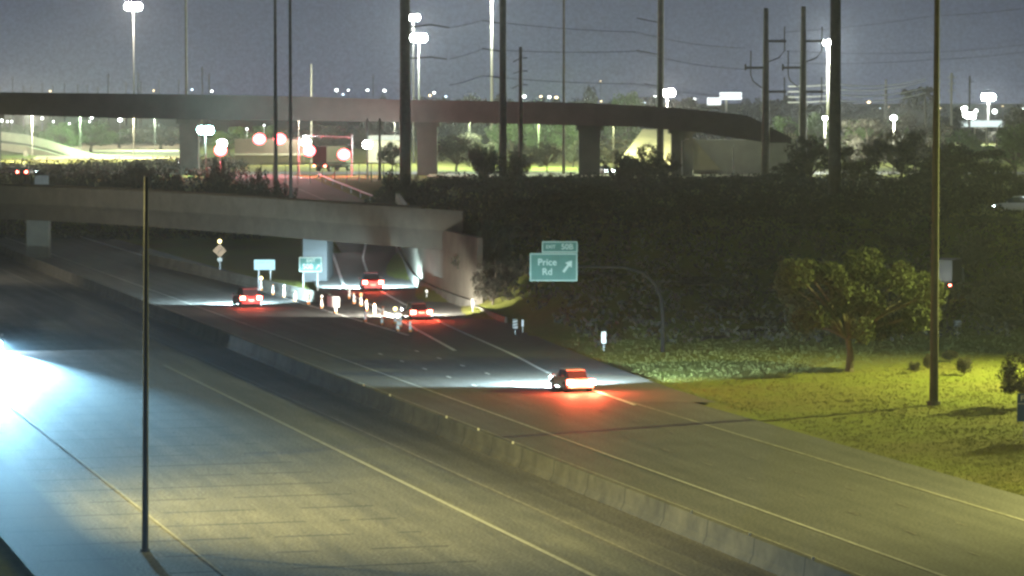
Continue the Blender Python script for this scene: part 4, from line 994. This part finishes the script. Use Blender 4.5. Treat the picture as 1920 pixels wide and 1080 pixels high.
# the dense brush that reads as one dark mass
bm = MB(); rb = random.Random(9)
for _ in range(5200):
    y = 250+260*rb.random()**.8; x = rb.uniform(interp(EDGE, min(y, 432))+3, .17*y+6)
    if hterr(x, y) > 6.75 and y > 504: continue
    if abs(x-interp(RAMPX, y)) < 9 and y > 400: continue
    k = rb.uniform(.5, 1.25); bm.leaves((x, y, hterr(x, y)+.5*k), (1.1*k, 1.1*k, .75*k), 14, .24, rb)
for _ in range(1500):                                      # shrubby ground from the near overpass to the flyover
    y = rb.uniform(505, 690); x = rb.uniform(-.17*y, -.083*y); k = rb.uniform(.5, 1.3)
    if y > 655-40*math.sin(x*.05): continue
    bm.leaves((x, y, 6.8+.4*k), (1.2*k, 1.2*k, .8*k), 14, .28, rb)
for _ in range(700):                                       # strip left of the climbing ramp
    y = rb.uniform(445, 500); x = rb.uniform(-.17*y, interp(RAMPX, y)-9); k = rb.uniform(.5, 1.1); bm.leaves((x, y, hterr(x, y)+.4*k), (1.1*k, 1.1*k, .7*k), 14, .24, rb)
tag(bm.build('brush', M_leafd), 'dense dark brush covering the embankment behind the exit sign', 'brush', kind='stuff')
gm = MB()
for _ in range(16000):
    y = rb.uniform(140, 262); x = rb.uniform(interp(EDGE, y)+.6, .165*y+3)
    z = hterr(x, y)-.12
    for k in range(3):
        a = rb.uniform(0, 6.28); h = rb.uniform(.04, .13); dx, dy = math.cos(a), math.sin(a); ox, oy = rb.gauss(0,.12), rb.gauss(0,.12)
        gm.add([(x+ox-dx*.05, y+oy-dy*.05, z-.03), (x+ox+dx*.05, y+oy+dy*.05, z-.03), (x+ox+rb.gauss(0,.08), y+oy+rb.gauss(0,.08), z+h)], [(0,1,2)])
tag(gm.build('grass', M_grass), 'dry yellow green grass on the slope beside the shoulder', 'grass', kind='stuff')

# ------------------------------------------------------------------ added haze, stands in for lens glare
hz = MB().box(-700, 700, -20, 1700, -2, 75)
hm = bpy.data.materials.new('glare_haze'); hm.use_nodes = True; hn = hm.node_tree.nodes; hl = hm.node_tree.links
hn.remove(hn['Principled BSDF']); pv = hn.new('ShaderNodeVolumePrincipled'); pv.inputs['Color'].default_value = (.9,.93,1,1); pv.inputs['Density'].default_value = .0002; pv.inputs['Anisotropy'].default_value = .5
hl.new(pv.outputs[0], hn['Material Output'].inputs['Volume'])
HAZE = True
if HAZE: tag(hz.build('haze', hm), 'thin added haze standing in for lens glare', 'haze', kind='stuff')

# labels that place each repeat in its row
ORD = 'first second third fourth fifth sixth seventh eighth ninth tenth eleventh twelfth thirteenth fourteenth fifteenth sixteenth seventeenth eighteenth nineteenth twentieth'.split()
def ordinal(i):
    if i < 20: return ORD[i]
    t_ = ('twenty', 'thirty', 'forty')[(i+1)//10-2]; k = (i+1) % 10
    return {'twenty': 'twentieth', 'thirty': 'thirtieth', 'forty': 'fortieth'}[t_] if k == 0 else t_ + ' ' + ORD[k-1]
for grp, fmt in (('dark trees on the skyline', 'dark skyline tree behind the overpass, %s from the left of its row'), ('lit green trees behind the far overpass', 'pale green lit tree behind the far overpass, %s from the left'),
        ('dark shrubs on the embankment', 'dark spiky shrub right of the near overpass, %s from the left'), ('shrubs in the black brush', 'dark shrub in the black brush below the poles, %s from the left'),
        ('olive trees beneath the far overpass', 'olive tree seen beneath the far overpass deck, %s from the left'), ('distant lamps on the horizon', 'small lamp glowing on the horizon, %s from the left'), ('far poles on the horizon', 'tiny far pole above the far overpass deck, %s from the left'),
        ('small lamps below the far overpass', 'small white lamp glimpsed below the far overpass, %s from the left'), ('added lamps behind the far overpass', 'slim added lamp post topped out of sight behind the far overpass, %s from left'), ('shrubs behind the near parapet', 'shrub in the strip above the near parapet, %s from the left')):
    obs = sorted([o for o in C.objects if o.parent is None and o.get('group') == grp], key=lambda o: o.location.x/o.location.y)
    for i, o in enumerate(obs): o['label'] = fmt % ordinal(i)

for grp, fmt in (('pale power lines', 'pale shining power line right of the jumper poles, %s from the top'), ('dark power lines', 'dark power line between the steel transmission poles, %s from the top'), ('dark power lines at right', 'dark power line across the sky at right, %s from the top')):
    obs = sorted([o for o in C.objects if o.parent is None and o.get('group') == grp], key=lambda o: -o.location.z)
    for i, o in enumerate(obs): o['label'] = fmt % ordinal(i)

for grp, lab, fmt in (('traffic cones closing the gore', 'white banded traffic cone standing in front of the gore barrier', 'plain white banded cone in front of the gore barrier, %s from the left'),
        ('traffic cones along the ramp edge', 'white banded traffic cone on the ramp edge line', 'plain white banded cone on the ramp edge line, %s from the left'), ('cones left of the yellow warning light', 'white banded cone standing left of the yellow warning light', 'dim cone left of the big yellow warning light, %s of two')):
    obs = sorted([o for o in C.objects if o.parent is None and o.get('group') == grp and o.get('label') == lab], key=lambda o: o.location.x/o.location.y)
    for i, o in enumerate(obs): o['label'] = fmt % ordinal(i)
